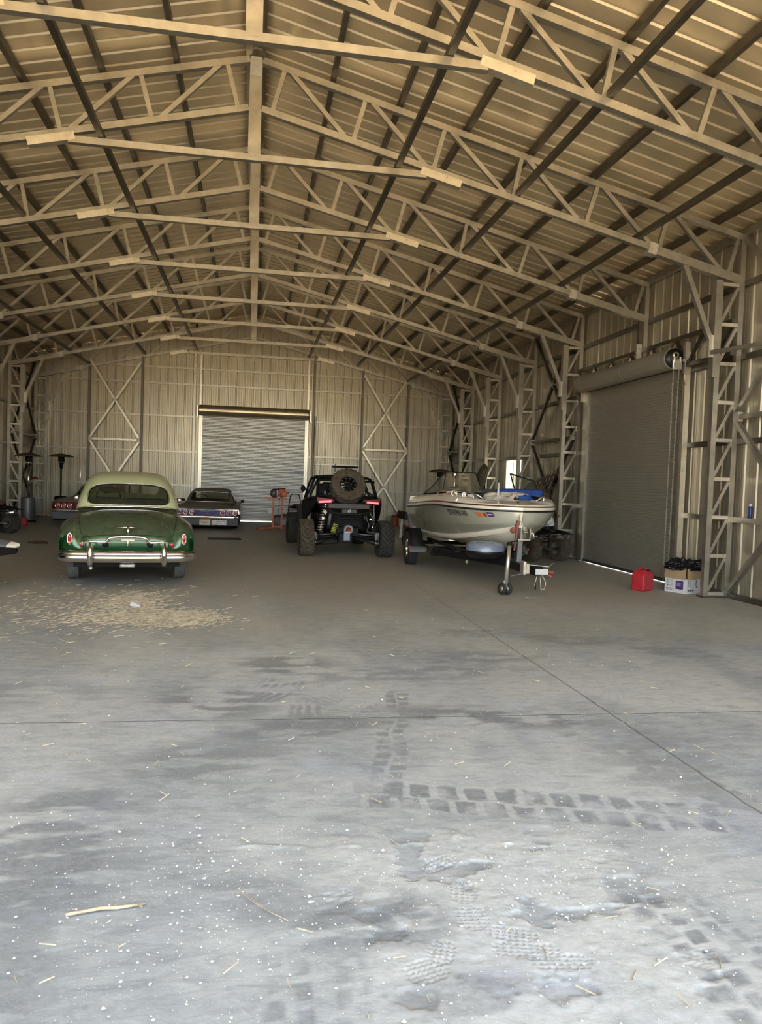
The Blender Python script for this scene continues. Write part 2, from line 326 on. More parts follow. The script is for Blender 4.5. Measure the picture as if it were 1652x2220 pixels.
    me.polygons.add(len(q)); me.polygons.foreach_set('loop_start', np.arange(len(q))*4); me.polygons.foreach_set('use_smooth', np.ones(len(q), bool)); me.update(); me.validate()
    for nm, arr in (('wipe', wipe), ('dust', dust)):
        a_ = me.attributes.new(nm, 'FLOAT', 'POINT'); a_.data.foreach_set('value', arr.ravel().astype(np.float32))
    o = bpy.data.objects.new('floor', me); COL.objects.link(o); me.materials.append(floor_material()); return o
def floor_material():
    m = bpy.data.materials.new('dusty_concrete'); m.use_nodes = True; t = NT(m); b = t.n['Principled BSDF']; v = t.coord(); xyz = t.sep(v); X, Y = xyz[0], xyz[1]
    def attr(nm): n = t.n.new('ShaderNodeAttribute'); n.attribute_name = nm; return n.outputs['Fac']
    wipe = attr('wipe'); dust = attr('dust')
    n1 = t.noise(v, .55, 5, .6, .6); n2 = t.noise(t.map(v, rot=(0, 0, .3), sc=(1, 2.4, 1)), 5.5, 10, .74, .5); n3 = t.noise(v, 30, 4, .65)
    dust = t.math('MULTIPLY', dust, t.ramp(n2, .3, .55, .45, 1.1), clamp=True)
    base = t.mix(t.ramp(n2, .35, .65), BASE_A, BASE_B)
    col = t.mix(t.math('MULTIPLY', dust, .85, clamp=True), base, t.mix(t.ramp(n3, .3, .7), DUST_A, DUST_B))
    wk = t.math('MULTIPLY', wipe, t.ramp(n2, .3, .5, .55, 1), clamp=True)
    col = t.mix(t.ramp(t.noise(v, 60, 3, .7), .62, .75, 0, .35), col, (.62, .63, .61)); col = t.mix(t.math('MULTIPLY', wk, .85), col, t.mix(t.ramp(n3, .3, .7), WIPE_A, WIPE_B))
    col = t.mix(t.ramp(t.noise(v, 1.1, 3), .52, .68, 0, .35), col, (.40, .43, .56), 'MULTIPLY') if False else t.mix(t.math('MULTIPLY', t.ramp(t.noise(v, 1.3, 4, .6), .52, .66), t.ramp(n2, .4, .6, .08, .30)), col, (.36, .40, .50))
    jw = t.ramp(t.noise(v, 9, 2), .3, .7, -.006, .006); jm = None
    for ax, c in (('x', 2.76), ('x', -2.69), ('y', 5.28), ('y', 17.3)):
        d = t.math('ABSOLUTE', t.math('ADD', t.math('SUBTRACT', X if ax == 'x' else Y, c), jw)); k = t.ramp(d, .009, .003); jm = k if jm is None else t.math('MAXIMUM', jm, k)
    col = t.mix(t.math('MULTIPLY', jm, .7), col, (.09, .085, .075))
    far_mix = t.math('MULTIPLY', t.ramp(t.math('ADD', Y, t.ramp(n1, .3, .7, -1.5, 1.5)), 6.5, 12.5), t.ramp(n2, .3, .6, .8, 1), clamp=True)
    col = t.mix(far_mix, col, t.mix(t.ramp(n2, .3, .7), FAR_A, FAR_B))
    side = t.math('MULTIPLY', t.ramp(X, 6.2, 7.2), t.ramp(n2, .46, .6)); col = t.mix(t.math('MULTIPLY', side, .5), col, (.50, .46, .38))
    t.l.new(col, b.inputs['Base Color']); t.l.new(t.ramp(far_mix, 0, 1, .8, .48), b.inputs['Roughness']); b.inputs['Specular IOR Level'].default_value = .35
    h = t.math('ADD', t.math('MULTIPLY', n3, .5), t.math('MULTIPLY', n2, .8)); h = t.math('SUBTRACT', h, t.math('MULTIPLY', jm, 1.2))
    t.l.new(t.bump(h, .7, .006), b.inputs['Normal'])
    return m
tag(build_floor(), kind='structure')
tag(MB().box((0, 0, -.075), (300, 300, .1)).build('ground', 'ground'), kind='structure')
ORD = ['nearest', 'second', 'third', 'fourth', 'fifth', 'sixth', 'seventh', 'eighth']
# ------------------------------------------------------------------ roof trusses
BX = [.23, 1.38, 2.56, 3.78, 4.93, 6.13, 7.30]; TX = [.40, 1.55, 2.72, 3.90, 5.11, 6.28, 7.47]
def make_truss():
    t = thing('roof_truss', '', 'truss')
    for s in (-1, 1):
        P = lambda x, z: (s*x, 0, z)
        MB().beam(P(.09, ztop(.09)), P(7.58, ztop(7.58)), .09, .09).build('top_chord', 'galv', t)
        MB().beam(P(.09, zbot(.09)), P(7.50, zbot(7.50)), .09, .09).build('bottom_chord', 'galv', t)
        for b, a in zip(BX, TX):
            MB().beam(P(b, zbot(b)), P(a, ztop(a)), .062, .062, (0, 1, 0)).build('vertical_web', 'galv', t)
        for b, a in zip(BX[1:], TX[:-1]):
            MB().beam(P(a+.05, ztop(a)), P(b-.06, zbot(b)), .062, .062, (0, 1, 0)).build('diagonal_web', 'galv', t)
        g = MB()
        for b, a in zip(BX, TX):
            g.box(P(b-.03, zbot(b)+.055), (.12, .066, .03)); g.box(P(a+.03, ztop(a)-.055), (.12, .066, .03))
        MB().beam(P(2.38, zbot(2.38)-.075), P(2.98, zbot(2.98)-.075), .12, .11).build('splice_box', 'galv_bright', t)
        MB().beam(P(6.0, zbot(6.0)-.02), P(7.5, zbot(7.5)-.02), .125, .13).build('haunch_sleeve', 'galv', t)
        MB().box(P(6.02, zbot(6.02)-.02), (.14, .15, .17), (0, s*.236, 0)).build('end_plate', 'weld', t)
    MB().beam((-2.46, -.01, 6.10), (2.46, -.01, 6.10), .09, .09).build('tie_beam', 'galv', t)
    k = MB().box((0, 0, 6.78), (.17, .12, 1.36)); k.build('king_post', 'galv', t)
    MB().box((0, -.065, 7.33), (.16, .012, .26)).build('gusset_plate', 'weld', t)
    return t
T0 = make_truss()
for n in range(1, 9):
    t = T0 if n == 1 else copy_tree(T0)
    t.location = (0, TY(n), 0); t['group'] = 'roof trusses'
    t['label'] = ('galvanized steel roof truss with zigzag webs, the nearest to the camera' if n == 1 else
                  'galvanized roof truss standing against the back gable wall' if n == 8 else
                  'galvanized roof truss with zigzag webs, the %s one from the camera' % ORD[n-1])
# ------------------------------------------------------------------ lattice columns
RZ = [.06, .66, 1.27, 1.87, 2.48, 3.07, 3.67, 4.28, 4.90]
def make_column(knee=True):
    t = thing('lattice_column', '', 'column')          # built for the right side, inner chord towards -x
    MB().box((7.19, 0, 2.45), (.085, .085, 4.9)).build('inner_post', 'galv', t)
    MB().box((7.55, 0, 2.80), (.085, .085, 5.6)).build('outer_post', 'galv', t)
    for z in RZ: MB().box((7.37, 0, z), (.28, .06, .055)).build('rung', 'galv_bright', t)
    for a, b in zip(RZ[:-1], RZ[1:]): MB().beam((7.24, 0, a+.05), (7.50, 0, b-.04), .05, .05, (0, 1, 0)).build('diagonal_brace', 'galv', t)
    MB().box((7.155, 0, 4.2), (.11, .13, 1.5)).build('post_sleeve', 'galv', t)
    MB().beam((6.56, 0, 5.19), (7.06, 0, 4.05), .075, .075, (0, 1, 0)).build('knee_brace', 'galv', t)
    MB().box((7.07, 0, 3.93), (.07, .085, .34)).build('knee_bracket', 'galv_bright', t)
    MB().box((7.37, 0, .012), (.5, .2, .024)).build('base_plate', 'galv_dark', t)
    return t
CR = make_column(); first = True
for n in (1, 2, 4, 5, 6, 7, 8):
    t = CR if first else copy_tree(CR); first = False; t.location = (0, TY(n), 0); t['group'] = 'lattice columns on the right wall'
    t['label'] = {1: 'lattice steel column nearest the open front on the right wall', 2: 'lattice steel column beside the cardboard box, near side of the side door',
                  4: 'lattice steel column at the far end of the right side door coil', 5: 'lattice steel column by the far end of the brown slatted rake', 6: 'brightly lit lattice column just past the right wall window',
                  7: 'second lattice column from the back corner on the right wall', 8: 'lattice column in the back right corner'}[n]
for n in range(1, 9):
    t = copy_tree(CR); t.location = (0, TY(n), 0); t.rotation_euler = (0, 0, PI); t['group'] = 'lattice columns on the left wall'
    t['label'] = 'lattice steel column in the back left corner behind the heaters' if n == 8 else 'lattice steel column left of the tall grey tank patio heater' if n == 7 else 'lattice steel column on the left wall, the %s from the open front' % ORD[n-1]
# short hanging column above the side door
t = thing('hanging_column', 'short double post hanging over the right side door coil', 'column', (0, TY(3), 0))
MB().box((7.55, 0, 4.85), (.085, .085, 1.5)).build('outer_post', 'galv', t)
MB().box((7.44, 0, 4.75), (.06, .06, 1.2)).build('inner_post', 'galv_dark', t)
MB().box((7.42, -.03, 4.28), (.11, .05, .40)).build('weld_plate', 'galv_bright', t)
# door header lattice
t = thing('header_truss', 'lattice header beam behind the coil over the right side door', 'beam')
for z in (3.86, 4.36): MB().box((7.50, (TY(2)+TY(4))/2, z), (.07, TY(4)-TY(2)-.1, .07)).build('chord', 'galv_dark', t)
n_ = 14; L_ = (TY(4)-TY(2)-.1)/n_
for i in range(n_):
    y = TY(2)+.05+i*L_; a, b = (3.88, 4.34) if i % 2 else (4.34, 3.88)
    MB().beam((7.50, y, a), (7.50, y+L_, b), .045, .045).build('web', 'galv_dark', t)
# ------------------------------------------------------------------ ridge, purlins, runners
def rail(name, label, cat, p, q, w, h, m, group=None, up=(0, 0, 1)):
    return tag(MB().beam(p, q, w, h, up).build(name, m), label, cat, group)
for s, nm in ((-1, 'left'), (1, 'right')):
    rail('ridge_beam', 'ridge beam along the roof peak, %s half of the pair' % nm, 'beam', (s*.10, YF+.05, 7.54), (s*.10, YB-.06, 7.54), .085 if s < 0 else .06, .14, 'galv' if s < 0 else 'galv_dark', 'ridge beams')
    for i, x in enumerate((1.08, 2.06, 3.07, 4.06, 5.07, 6.08, 7.12)):
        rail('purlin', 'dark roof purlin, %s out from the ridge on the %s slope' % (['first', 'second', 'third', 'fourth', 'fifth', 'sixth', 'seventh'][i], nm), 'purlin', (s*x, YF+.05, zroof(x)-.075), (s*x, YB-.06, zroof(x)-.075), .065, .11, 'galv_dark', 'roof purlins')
    rail('eave_beam', 'eave beam where the roof meets the %s wall' % nm, 'beam', (s*7.59, YF+.05, 5.72), (s*7.59, YB-.06, 5.72), .09, .12, 'galv')
    for x, z, ds in ((2.04, 6.19, 'on the tie beams'), (3.85, zbot(3.85)+.09, 'on the lower truss chords'), (5.78, zbot(5.78)+.09, 'on the outer truss chords')):
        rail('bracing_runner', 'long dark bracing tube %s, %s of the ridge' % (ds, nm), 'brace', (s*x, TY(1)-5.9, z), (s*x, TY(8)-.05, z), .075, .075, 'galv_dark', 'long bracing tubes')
# ------------------------------------------------------------------ wall girts
LV = [(1.24, 'at knee-brace height near the floor'), (2.47, 'at head height'), (3.79, 'above head height'), (4.93, 'near the eave')]
LVN = ['lowest', 'second lowest', 'second highest', 'highest']
for s, nm in ((-1, 'left'), (1, 'right')):
    for i, (z, _) in enumerate(LV):
        if s > 0 and i < 3:
            for a, b, ds in ((YF+.05, 12.70, 'near side of the side door'), (16.62, YB-.05, 'beyond the side door')):
                if i == 0 or True:
                    rail('wall_girt', 'horizontal %s girt on the right wall, %s' % (LVN[i], ds), 'girt', (s*7.62, a, z), (s*7.62, b, z), .06, .085, 'galv_dark' if i else 'galv', 'right wall girts')
        else: rail('wall_girt', 'horizontal %s girt along the %s wall' % (LVN[i], nm), 'girt', (s*7.62, YF+.05, z), (s*7.62, YB-.05, z), .06, .085, 'galv_dark', nm+' wall girts')
    if s > 0:
        rail('sill_plate', 'steel sill along the foot of the right wall, near the camera', 'sill', (7.6, YF+.05, .04), (7.6, 12.7, .04), .09, .08, 'galv_dark'); rail('sill_plate', 'steel sill along the foot of the right wall past the side door', 'sill', (7.6, 16.6, .04), (7.6, YB-.05, .04), .09, .08, 'galv_dark')
        for a, b, l in ((TY(1)-2, 12.4, 'short angled stay tube from the side door column towards the front'),): rail('stay_tube', l, 'tube', (7.08, TY(2)-.06, 3.83), (7.5, TY(2)-1.6, 3.83), .06, .06, 'galv')
    else: rail('sill_plate', 'steel sill along the foot of the left wall', 'sill', (-7.6, YF+.05, .04), (-7.6, YB-.05, .04), .09, .08, 'galv_dark')
YG = YB-.045
for i, z in enumerate((1.27, 2.49, 3.78, 4.95)):
    wl = 6.05+(0 if z < 5 else 0)
    for x0, x1, nm in (((-7.1, -1.94, 'left of the back door'), (2.12, 7.1, 'right of the back door')) if i < 3 else ((-7.1, 7.1, 'over the back door'),)):
        if i == 0 and x0 > 0: x0_, x1_ = 4.1, 7.1
        else: x0_, x1_ = x0, x1
        rail('wall_girt', 'horizontal %s girt on the back wall, %s' % (['lowest', 'second', 'third', 'long'][i], nm), 'girt', (x0_, YG, z), (x1_, YG, z), .05, .06, 'galv', 'back wall girts')
rail('wall_girt', 'highest girt on the back wall under the gable', 'girt', (-5.3, YG, 5.53), (5.3, YG, 5.53), .05, .06, 'galv', 'back wall girts')
rail('wall_girt', 'short girt just above the white walk door', 'girt', (2.3, YG, 2.22), (4.05, YG, 2.22), .05, .05, 'galv')
for x, nm in ((-5.75, 'left edge of the left diamond brace'), (-3.93, 'right edge of the left diamond brace'), (-2.08, 'beside the left jamb of the back door'), (2.27, 'beside the right jamb of the back door'), (4.1, 'left edge of the right diamond brace'), (5.86, 'right edge of the right diamond brace')):
    rail('gable_post', 'vertical post on the back wall, %s' % nm, 'post', (x, YB-.12, 0), (x, YB-.12, zbot(x)), .075, .075, 'galv_dark' if abs(x) > 2.2 else 'galv', 'back wall posts', (0, 1, 0))
for x, nm in ((-1.87, 'left'), (2.05, 'right')):
    rail('door_jamb', 'bright %s jamb post of the back roll-up door, up to the truss' % nm, 'post', (x, YB-.10, 0), (x, YB-.10, 6.06), .07, .06, 'galv_bright', None, (0, 1, 0))  # pale steel also carries light leaking at the door sides
rail('gable_post', 'short post in the peak of the back gable', 'post', (0, YB-.12, 5.9), (0, YB-.12, 7.4), .08, .07, 'galv', None, (0, 1, 0))
# ------------------------------------------------------------------ X braces
def xbrace(label, P, m='galv'):
    """P(u,z)->3d with u in 0..1 across the bay"""
    t = thing('cross_brace', label, 'brace'); 
    for (a, b) in (((0, 5.62), (1, 2.87)), ((1, 5.62), (0, 2.87)), ((0, 2.80), (1, .10)), ((1, 2.80), (0, .10))):
        p, q = Vector(P(*a)), Vector(P(*b)); mid = (p+q)/2; d = (q-p).normalized()*.05
        MB().beam(p, mid-d, .07, .07).build('diagonal', m, t); MB().beam(mid+d, q, .07, .07).build('diagonal', m, t)
    MB().beam(P(.03, 2.84), P(.97, 2.84), .07, .07).build('cross_bar', m, t)
    for u in (0, 1):
        p = Vector(P(.02+u*.96, 2.84)); MB().box(p, (.13 if abs(Vector(P(1, 0)).x-Vector(P(0, 0)).x) > .5 else .08, .08 if abs(Vector(P(1, 0)).x-Vector(P(0, 0)).x) > .5 else .13, .15)).build('gusset_plate', 'weld', t)
    for z in (4.245, 1.45): MB().box(P(.5, z), (.085, .085, .11)).build('gusset_plate', 'weld', t)
    return t
xbrace('pale diamond cross brace on the back wall, left of the roll-up door', lambda u, z: (-5.70+u*1.72, YB-.203, z), 'galv_bright')
xbrace('pale diamond cross brace on the back wall, right of the roll-up door', lambda u, z: (4.13+u*1.70, YB-.203, z), 'galv_bright')
for n, ds in ((1, 'nearest the camera above the blue spray can'), (4, 'between the side door and the window'), (7, 'in the far bay')):
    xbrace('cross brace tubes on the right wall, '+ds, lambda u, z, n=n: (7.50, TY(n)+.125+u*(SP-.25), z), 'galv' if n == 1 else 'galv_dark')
xbrace('cross brace tubes on the left wall in the far bay', lambda u, z: (-7.50, TY(7)+.125+u*(SP-.25), z), 'galv_dark')
# ------------------------------------------------------------------ doors and window
def slats(fn, a, b, z0, z1, pitch=.054, amp=.010, seams=()):
    mb = MB(); zs = []; z = z0
    while z < z1-pitch*.5:
        for f, d in ((0, 0), (.18, 1), (.78, 1), (.92, .1)): zs.append((z+f*pitch, d*amp))
        z += pitch
    zs.append((z1, 0)); mb.grid([[fn(a, z, d), fn(b, z, d)] for z, d in zs], False); return mb
def coil(name, c, axis, L, r, m, parent, bands):
    mb = MB(); k = 60; pr = [(.03, -L/2), (r*.96, -L/2)]
    for i in range(k+1): pr.append((r*(1+.012*(i % 2)), -L/2+.01+i*(L-.02)/k))
    pr += [(r*.96, L/2), (.03, L/2)]; mb.lathe(pr, c, axis, 28, False); o = mb.build(name, m, parent)
    for u in bands:
        p = list(c); p['xyz'.index(axis)] += u
        MB().lathe([(r*1.03, -.012), (r*1.045, 0), (r*1.03, .012)], p, axis, 28).build('strap', 'galv_bright', o)
    return o
# back roll-up door
D = thing('door_1', None, None); tag(D, kind='structure')
slats(lambda u, z, d: (u, YB-.02-d, z), -1.86, 2.04, .05, 4.0, .054).build('curtain', 'curtain_back', D)
rb = MB()
for i in range(6): rb.box((.09, YB-.036, .62+i*.62), (3.88, .012, .02))
rb.build('slat_seam', 'galv_dark', D)
MB().box((.09, YB-.03, .045), (3.9, .04, .05)).build('bottom_bar', 'galv_bright', D)  # bar coloured bright for the line of light under the door
coil('door_coil', (.09, YB-.26, 4.03), 'x', 3.98, .19, 'coil_highlit', D, (-1.68, .02, 1.72))
for x in (-1.96, 2.14): MB().box((x, YB-.22, 3.98), (.05, .16, .42)).build('end_bracket', 'galv_bright', D)
for x in (-1.81, 1.99): MB().box((x, YB-.055, 2.0), (.05, .05, 3.9)).build('guide_track', 'galv_bright', D)  # tracks coloured bright for light leaking past the curtain edges
# side roll-up door
D = thing('door_2', None, None); tag(D, kind='structure')
slats(lambda u, z, d: (7.53-d, u, z), 12.80, 16.50, .05, 3.95, .054).build('curtain', 'curtain', D)
MB().box((7.52, 14.65, .045), (.05, 3.7, .06)).build('bottom_bar', 'galv_dark', D)
cl = coil('door_coil', (7.30, 14.55, 3.97), 'y', 3.86, .185, 'curtain', D, (-1.75, -.25, 1.65))
MB().lathe([(.02, 0), (.175, 0), (.175, -.02), (.02, -.02)], (7.30, 12.61, 3.97), 'y', 24).build('coil_end', 'black_gloss', D)
MB().lathe([(.02, 0), (.055, 0), (.055, -.06), (.03, -.06)], (7.29, 12.59, 4.02), 'y', 16).build('shaft_hub', 'galv_bright', D)
MB().box((7.31, 12.53, 3.85), (.17, .05, .17)).box((7.25, 12.52, 3.93), (.03, .05, .12)).box((7.36, 12.52, 3.93), (.03, .05, .12)).build('chain_hoist', 'galv_bright', D, .01)
MB().beam((7.2, 12.52, 3.94), (7.48, 12.58, 3.94), .04, .04).beam((7.48, 12.58, 3.94), (7.5, 12.6, 3.6), .04, .04).build('hoist_bracket', 'galv', D)
for y, c_, d_ in ((12.75, 7.57, (.16, .10, 3.92)), (16.60, 7.57, (.20, .22, 3.92))):
    MB().box((c_, y, 1.98), d_).build('guide_track', 'galv', D)
for y, w_ in ((12.60, .09), (16.66, .05)):
    jb = MB().box((7.54, y, 2.05), (.10, w_, 4.1)); jb.build('door_jamb', 'galv_bright' if y < 14 else 'galv', D)
MB().box((7.50, 12.56, 3.98), (.09, .07, .55)).build('jamb_bracket', 'galv_bright', D)
MB().box((7.45, 16.66, 3.75), (.12, .05, .3)).build('end_bracket', 'galv', D)
for k, yc in enumerate((12.44, 12.62)):
    c = MB(); y = yc+.0; nlk = 88; Lk = 3.7/nlk
    for i in range(nlk):
        z = 3.75-i*Lk; yy = y+(.14 if k == 0 else .02)*(i/nlk)*.3; c.tube([(7.30+(.010 if i % 2 else 0)*math.cos(a), yy+(0 if i % 2 else .010)*math.cos(a)+0, z+.026*math.sin(a)) for a in [j*PI/3 for j in range(6)]], .0042, 4, True)
    c.build('chain', 'galv_bright', D)
# walk door
D = thing('door_3', None, None); tag(D, kind='structure')
MB().box((3.52, YB-.02, 1.075), (.9, .04, 2.15)).build('leaf', 'door_white', D)
for x in (3.06, 3.98): MB().box((x, YB-.05, 1.08), (.07, .09, 2.16)).build('door_frame', 'door_white', D)
MB().box((3.52, YB-.05, 2.16), (1.0, .09, .07)).build('door_frame', 'black', D)
MB().tube([(3.2, YB-.04, 1.0), (3.2, YB-.1, 1.0)], .02).ell((3.2, YB-.12, 1.0), (.07, .06, .07)).build('door_handle', 'chrome_dull', D)
# window
W = thing('window_1', None, None); tag(W, kind='structure')
f_ = MB(); 
for z in (1.29, 2.43): f_.box((7.655, 21.8, z), (.07, 1.42, .05))
for y in (21.12, 22.48, 21.8): f_.box((7.655, y, 1.86), (.07, .05 if y != 21.8 else .035, 1.16))
f_.build('window_frame', 'door_white', W)
for y in (21.46, 22.14): MB().box((7.66, y, 1.86), (.006, .62, 1.08)).build('pane', 'glass', W)
# ------------------------------------------------------------------ wheels and tyres
def tyre_mb(Rr, W, rim, pat=None, n=72, depth=.012):
    """tyre about the local x axis; pat(theta_index, row)->bool raises a lug"""
    rows = 10; prof = [(rim, -W*.40), (rim+.02, -W*.47), ((rim+Rr)/2, -W*.5), (Rr-.02, -W*.475)]
    tr = [(Rr, -W*.42+i*W*.84/rows) for i in range(rows+1)]
    prof = prof+tr+[(Rr-.02, W*.475), ((rim+Rr)/2, W*.5), (rim+.02, W*.47), (rim, W*.40)]
    G = []
    for j, (r, a) in enumerate(prof):
        row = []
        for i in range(n+1):
            t = 2*PI*(i % n)/n; rr = r; k = j-4
            if pat and -1 <= k <= rows+1 and not pat(i % n, k): rr = r-depth
            row.append((a, rr*math.cos(t), rr*math.sin(t)))
        G.append(row)
    return MB().grid(G, pat is None)
chev = lambda i, k: (i+abs(k-5)) % 4 < 3 and (k not in (5,) or i % 4 < 2)
rib_ = lambda i, k: k % 2 == 0
knob = lambda i, k: ((i//3)+(k//2)) % 2 == 0
def wheel(parent, x, y, Rr, W, rim, m_t='rubber', m_r='chrome_dull', pat=None, depth=.012, n=72, spokes=0, face=1, tilt=0, z=None, name='wheel'):
    t = tyre_mb(Rr, W, rim, pat, n, depth).build(name, m_t, parent); t.location = (x, y, Rr if z is None else z); t.rotation_euler = (0, tilt, 0)
    r = MB().lathe([(rim*.99, -W*.38), (rim*1.04, -W*.42), (rim*.93, -W*.36), (rim*.86, -W*.1), (rim*.86, W*.1), (rim*.93, W*.36), (rim*1.04, W*.42), (rim*.99, W*.38)], axis='x', n=32)
    f = face*W*.22
    if spokes:
        r.lathe([(.001, f), (rim*.3, f), (rim*.32, f-face*.03), (.001, f-face*.03)], axis='x', n=16)
        for k in range(spokes): a = 2*PI*k/spokes; r.beam((f, rim*.25*math.cos(a), rim*.25*math.sin(a)), (f-face*.01, rim*.9*math.cos(a), rim*.9*math.sin(a)), .025, rim*.2, (1, 0, 0))
    else:
        r.lathe([(.001, f+face*.03), (rim*.35, f+face*.025), (rim*.5, f), (rim*.9, f-face*.02)], axis='x', n=28)
    r.build('rim', m_r, t); return t
def split_surf(G, rule, parts, parent):
    """fine mirrored grid -> one mesh per part; rule(i,j,ni,nj)->key"""
    ni, nj = len(G)-1, len(G[0])-1; out = {}
    for key, (name, m) in parts.items():
        mb = MB().grid(G, True, lambda i, j: rule((i+.5)/ni, (j+.5)/nj*2-1) == key)
        if mb.f: out[key] = mb.build(name, m, parent)
    return out
def gpt(G, v, s):
    """bilinear point on the grid, v 0..1 along rows, s -1..1 across"""
    ni, nj = len(G)-1, len(G[0])-1; a = min(max(v*ni, 0), ni-1e-6); b = min(max((s+1)/2*nj, 0), nj-1e-6); i, j = int(a), int(b); a -= i; b -= j
    return (G[i][j]*(1-a)+G[i+1][j]*a)*(1-b)+(G[i][j+1]*(1-a)+G[i+1][j+1]*a)*b
def cap_end(G, mb):
    row = G[0]; c = sum(row, Vector())/len(row); n = len(row)
    mb.add([p for p in row]+[c], [(i, i+1, n) for i in range(n-1)]+[(n-1, 0, n)], False)
# ------------------------------------------------------------------ green coupe
def green_car():
    C = thing('vintage_car', 'green 1950s sedan with pale green roof and chrome rear bumper, parked at left', 'car', (-1.80, 12.62, 0), .15); C.scale = (.975, 1, 1)
    Z = lambda y: .98*y
    def st(y, zt, xt, ze, xf, zf, xm, zlow, zs=None):
        # centre top, trunk shoulder, trunk edge, valley, fender crown, fender outer, fender low, sill
        zs = zs or .36
        return [(0, y, zt), (xt*.55, y, zt-.012), (xt, y, zt-.06), (xt+.07, y, ze), (xf, y, zf), (xm-.015, y, zf-.12), (xm, y, .62 if zs < .5 else .72), (xm-.02, y, (zs+.52)/2 if zs < .5 else zs+.02), (xm-.08, y, zs)]
    R_ = [[(0, -1.17, .50), (.3, -1.17, .50), (.5, -1.16, .50), (.62, -1.15, .49), (.74, -1.10, .50), (.82, -1.06, .49), (.86, -1.00, .48), (.86, -.98, .42), (.80, -1.0, .40)],
          [(0, -1.20, .62), (.33, -1.19, .62), (.56, -1.17, .61), (.66, -1.14, .60), (.77, -1.12, .60), (.87, -1.04, .58), (.92, -.95, .55), (.92, -.93, .45), (.84, -.95, .38)],
          [(0, -1.17, .76), (.34, -1.16, .755), (.56, -1.13, .73), (.655, -1.08, .715), (.76, -1.10, .74), (.88, -1.0, .70), (.94, -.86, .60), (.94, -.84, .46), (.86, -.86, .37)],
          st(-.98, .885, .56, .83, .765, .86, .955, 0), st(-.72, .985, .585, .925, .775, .945, .965, 0), st(-.45, 1.045, .61, .985, .785, .98, .97, 0),
          st(-.36, 1.06, .62, 1.0, .79, .985, .972, 0, .60), st(-.05, 1.10, .66, 1.035, .80, .99, .972, 0, .72), st(.28, 1.12, .69, 1.05, .80, .98, .97, 0, .64),
          st(.40, 1.12, .70, 1.055, .80, .965, .965, 0), st(.9, 1.11, .72, 1.06, .80, .93, .955, 0), st(1.6, 1.10, .72, 1.06, .80, .95, .955, 0), st(2.4, 1.08, .70, 1.02, .80, .97, .95, 0),
          st(2.55, 1.06, .66, .98, .79, .95, .95, 0, .62), st(2.92, 1.02, .58, .93, .78, .93, .95, 0, .72), st(3.25, .98, .52, .88, .76, .90, .94, 0, .60), st(3.38, .95, .5, .86, .75, .88, .93, 0), st(3.75, .80, .44, .74, .68, .74, .86, 0)]
    G = surf(R_, 6, 5); sub = MB().grid(G); cap_end(G, sub); G2 = G[::-1]; cap_end(G2, sub); body = sub.build('body', 'green', C)
    MB().box((0, 1.3, .34), (1.5, 4.6, .10)).build('underbody', 'black', C)
    # trunk seam
    L = [(.10, 0), (.11, .42)]; seam = []
    for v, s in ((.118, 0), (.118, .2), (.125, .33), (.16, .405), (.24, .43), (.31, .425), (.37, .40), (.392, .33), (.398, .2), (.40, 0)): seam.append((v, s))
    sp = cr([(v, s, 0) for v, s in seam], 6); pts = [gpt(G, p.x, p.y)+Vector((0, -.003, .003)) for p in sp]
    MB().tube(pts+[Vector((-p.x, p.y, p.z)) for p in pts[::-1]], .0035, 5, True).build('trunk_seam', 'black', C)
    # roof
    A = [[(0, -.05, 1.125), (.32, -.03, 1.12), (.60, .03, 1.105), (.73, .10, 1.085), (.81, .20, 1.05)],
         [(0, .16, 1.285), (.32, .18, 1.285), (.60, .24, 1.265), (.75, .32, 1.20), (.82, .42, 1.06)],
         [(0, .44, 1.475), (.32, .46, 1.47), (.58, .53, 1.44), (.745, .60, 1.30), (.825, .68, 1.06)],
         [(0, .80, 1.61), (.32, .81, 1.60), (.575, .84, 1.555), (.74, .9, 1.39), (.83, .94, 1.06)],
         [(0, 1.30, 1.675), (.32, 1.30, 1.665), (.575, 1.31, 1.615), (.735, 1.36, 1.42), (.832, 1.4, 1.06)],
         [(0, 1.9, 1.65), (.32, 1.9, 1.64), (.57, 1.9, 1.59), (.72, 1.9, 1.39), (.83, 1.9, 1.06)],
         [(0, 2.28, 1.54), (.32, 2.26, 1.53), (.55, 2.2, 1.49), (.70, 2.12, 1.31), (.81, 2.08, 1.06)],
         [(0, 2.62, 1.16), (.3, 2.58, 1.15), (.53, 2.5, 1.12), (.70, 2.42, 1.10), (.80, 2.36, 1.05)]]
    g = surf(A, 14, 14)
    def se(a, b, n): return abs(a)**n+abs(b)**n < 1
    def rule(v, s):
        if se(s/.52, (v-.150)/.125, 3.8): return 'r'
        if se(s/.5, (v-.90)/.062, 4): return 'w'
        if se((abs(s)-.80)/.115, (v-.56)/.26, 4): return 's'
        return 'b'
    P = split_surf(g, rule, {'b': ('roof', 'cream'), 'r': ('rear_window', 'glass_dark'), 'w': ('windshield', 'glass'), 's': ('side_window', 'glass_dark')}, C)
    def loop(cv, cs, hv, hs, n): return [(cv+hv*abs(math.sin(t))**(2/n)*(1 if math.sin(t) > 0 else -1), cs+hs*abs(math.cos(t))**(2/n)*(1 if math.cos(t) > 0 else -1)) for t in [2*PI*k/90 for k in range(90)]]
    MB().tube([gpt(g, v, s) for v, s in loop(.150, 0, .125, .52, 3.8)], .011, 6, True).build('window_gasket', 'black', P['r'])
    MB().tube([gpt(g, v, s)*1.003 for v, s in loop(.150, 0, .133, .545, 3.8)], .005, 5, True).build('window_trim', 'chrome_dull', P['r'])
    MB().beam(gpt(g, .848, 0), gpt(g, .955, 0), .03, .03).build('windshield_divider', 'black', C)
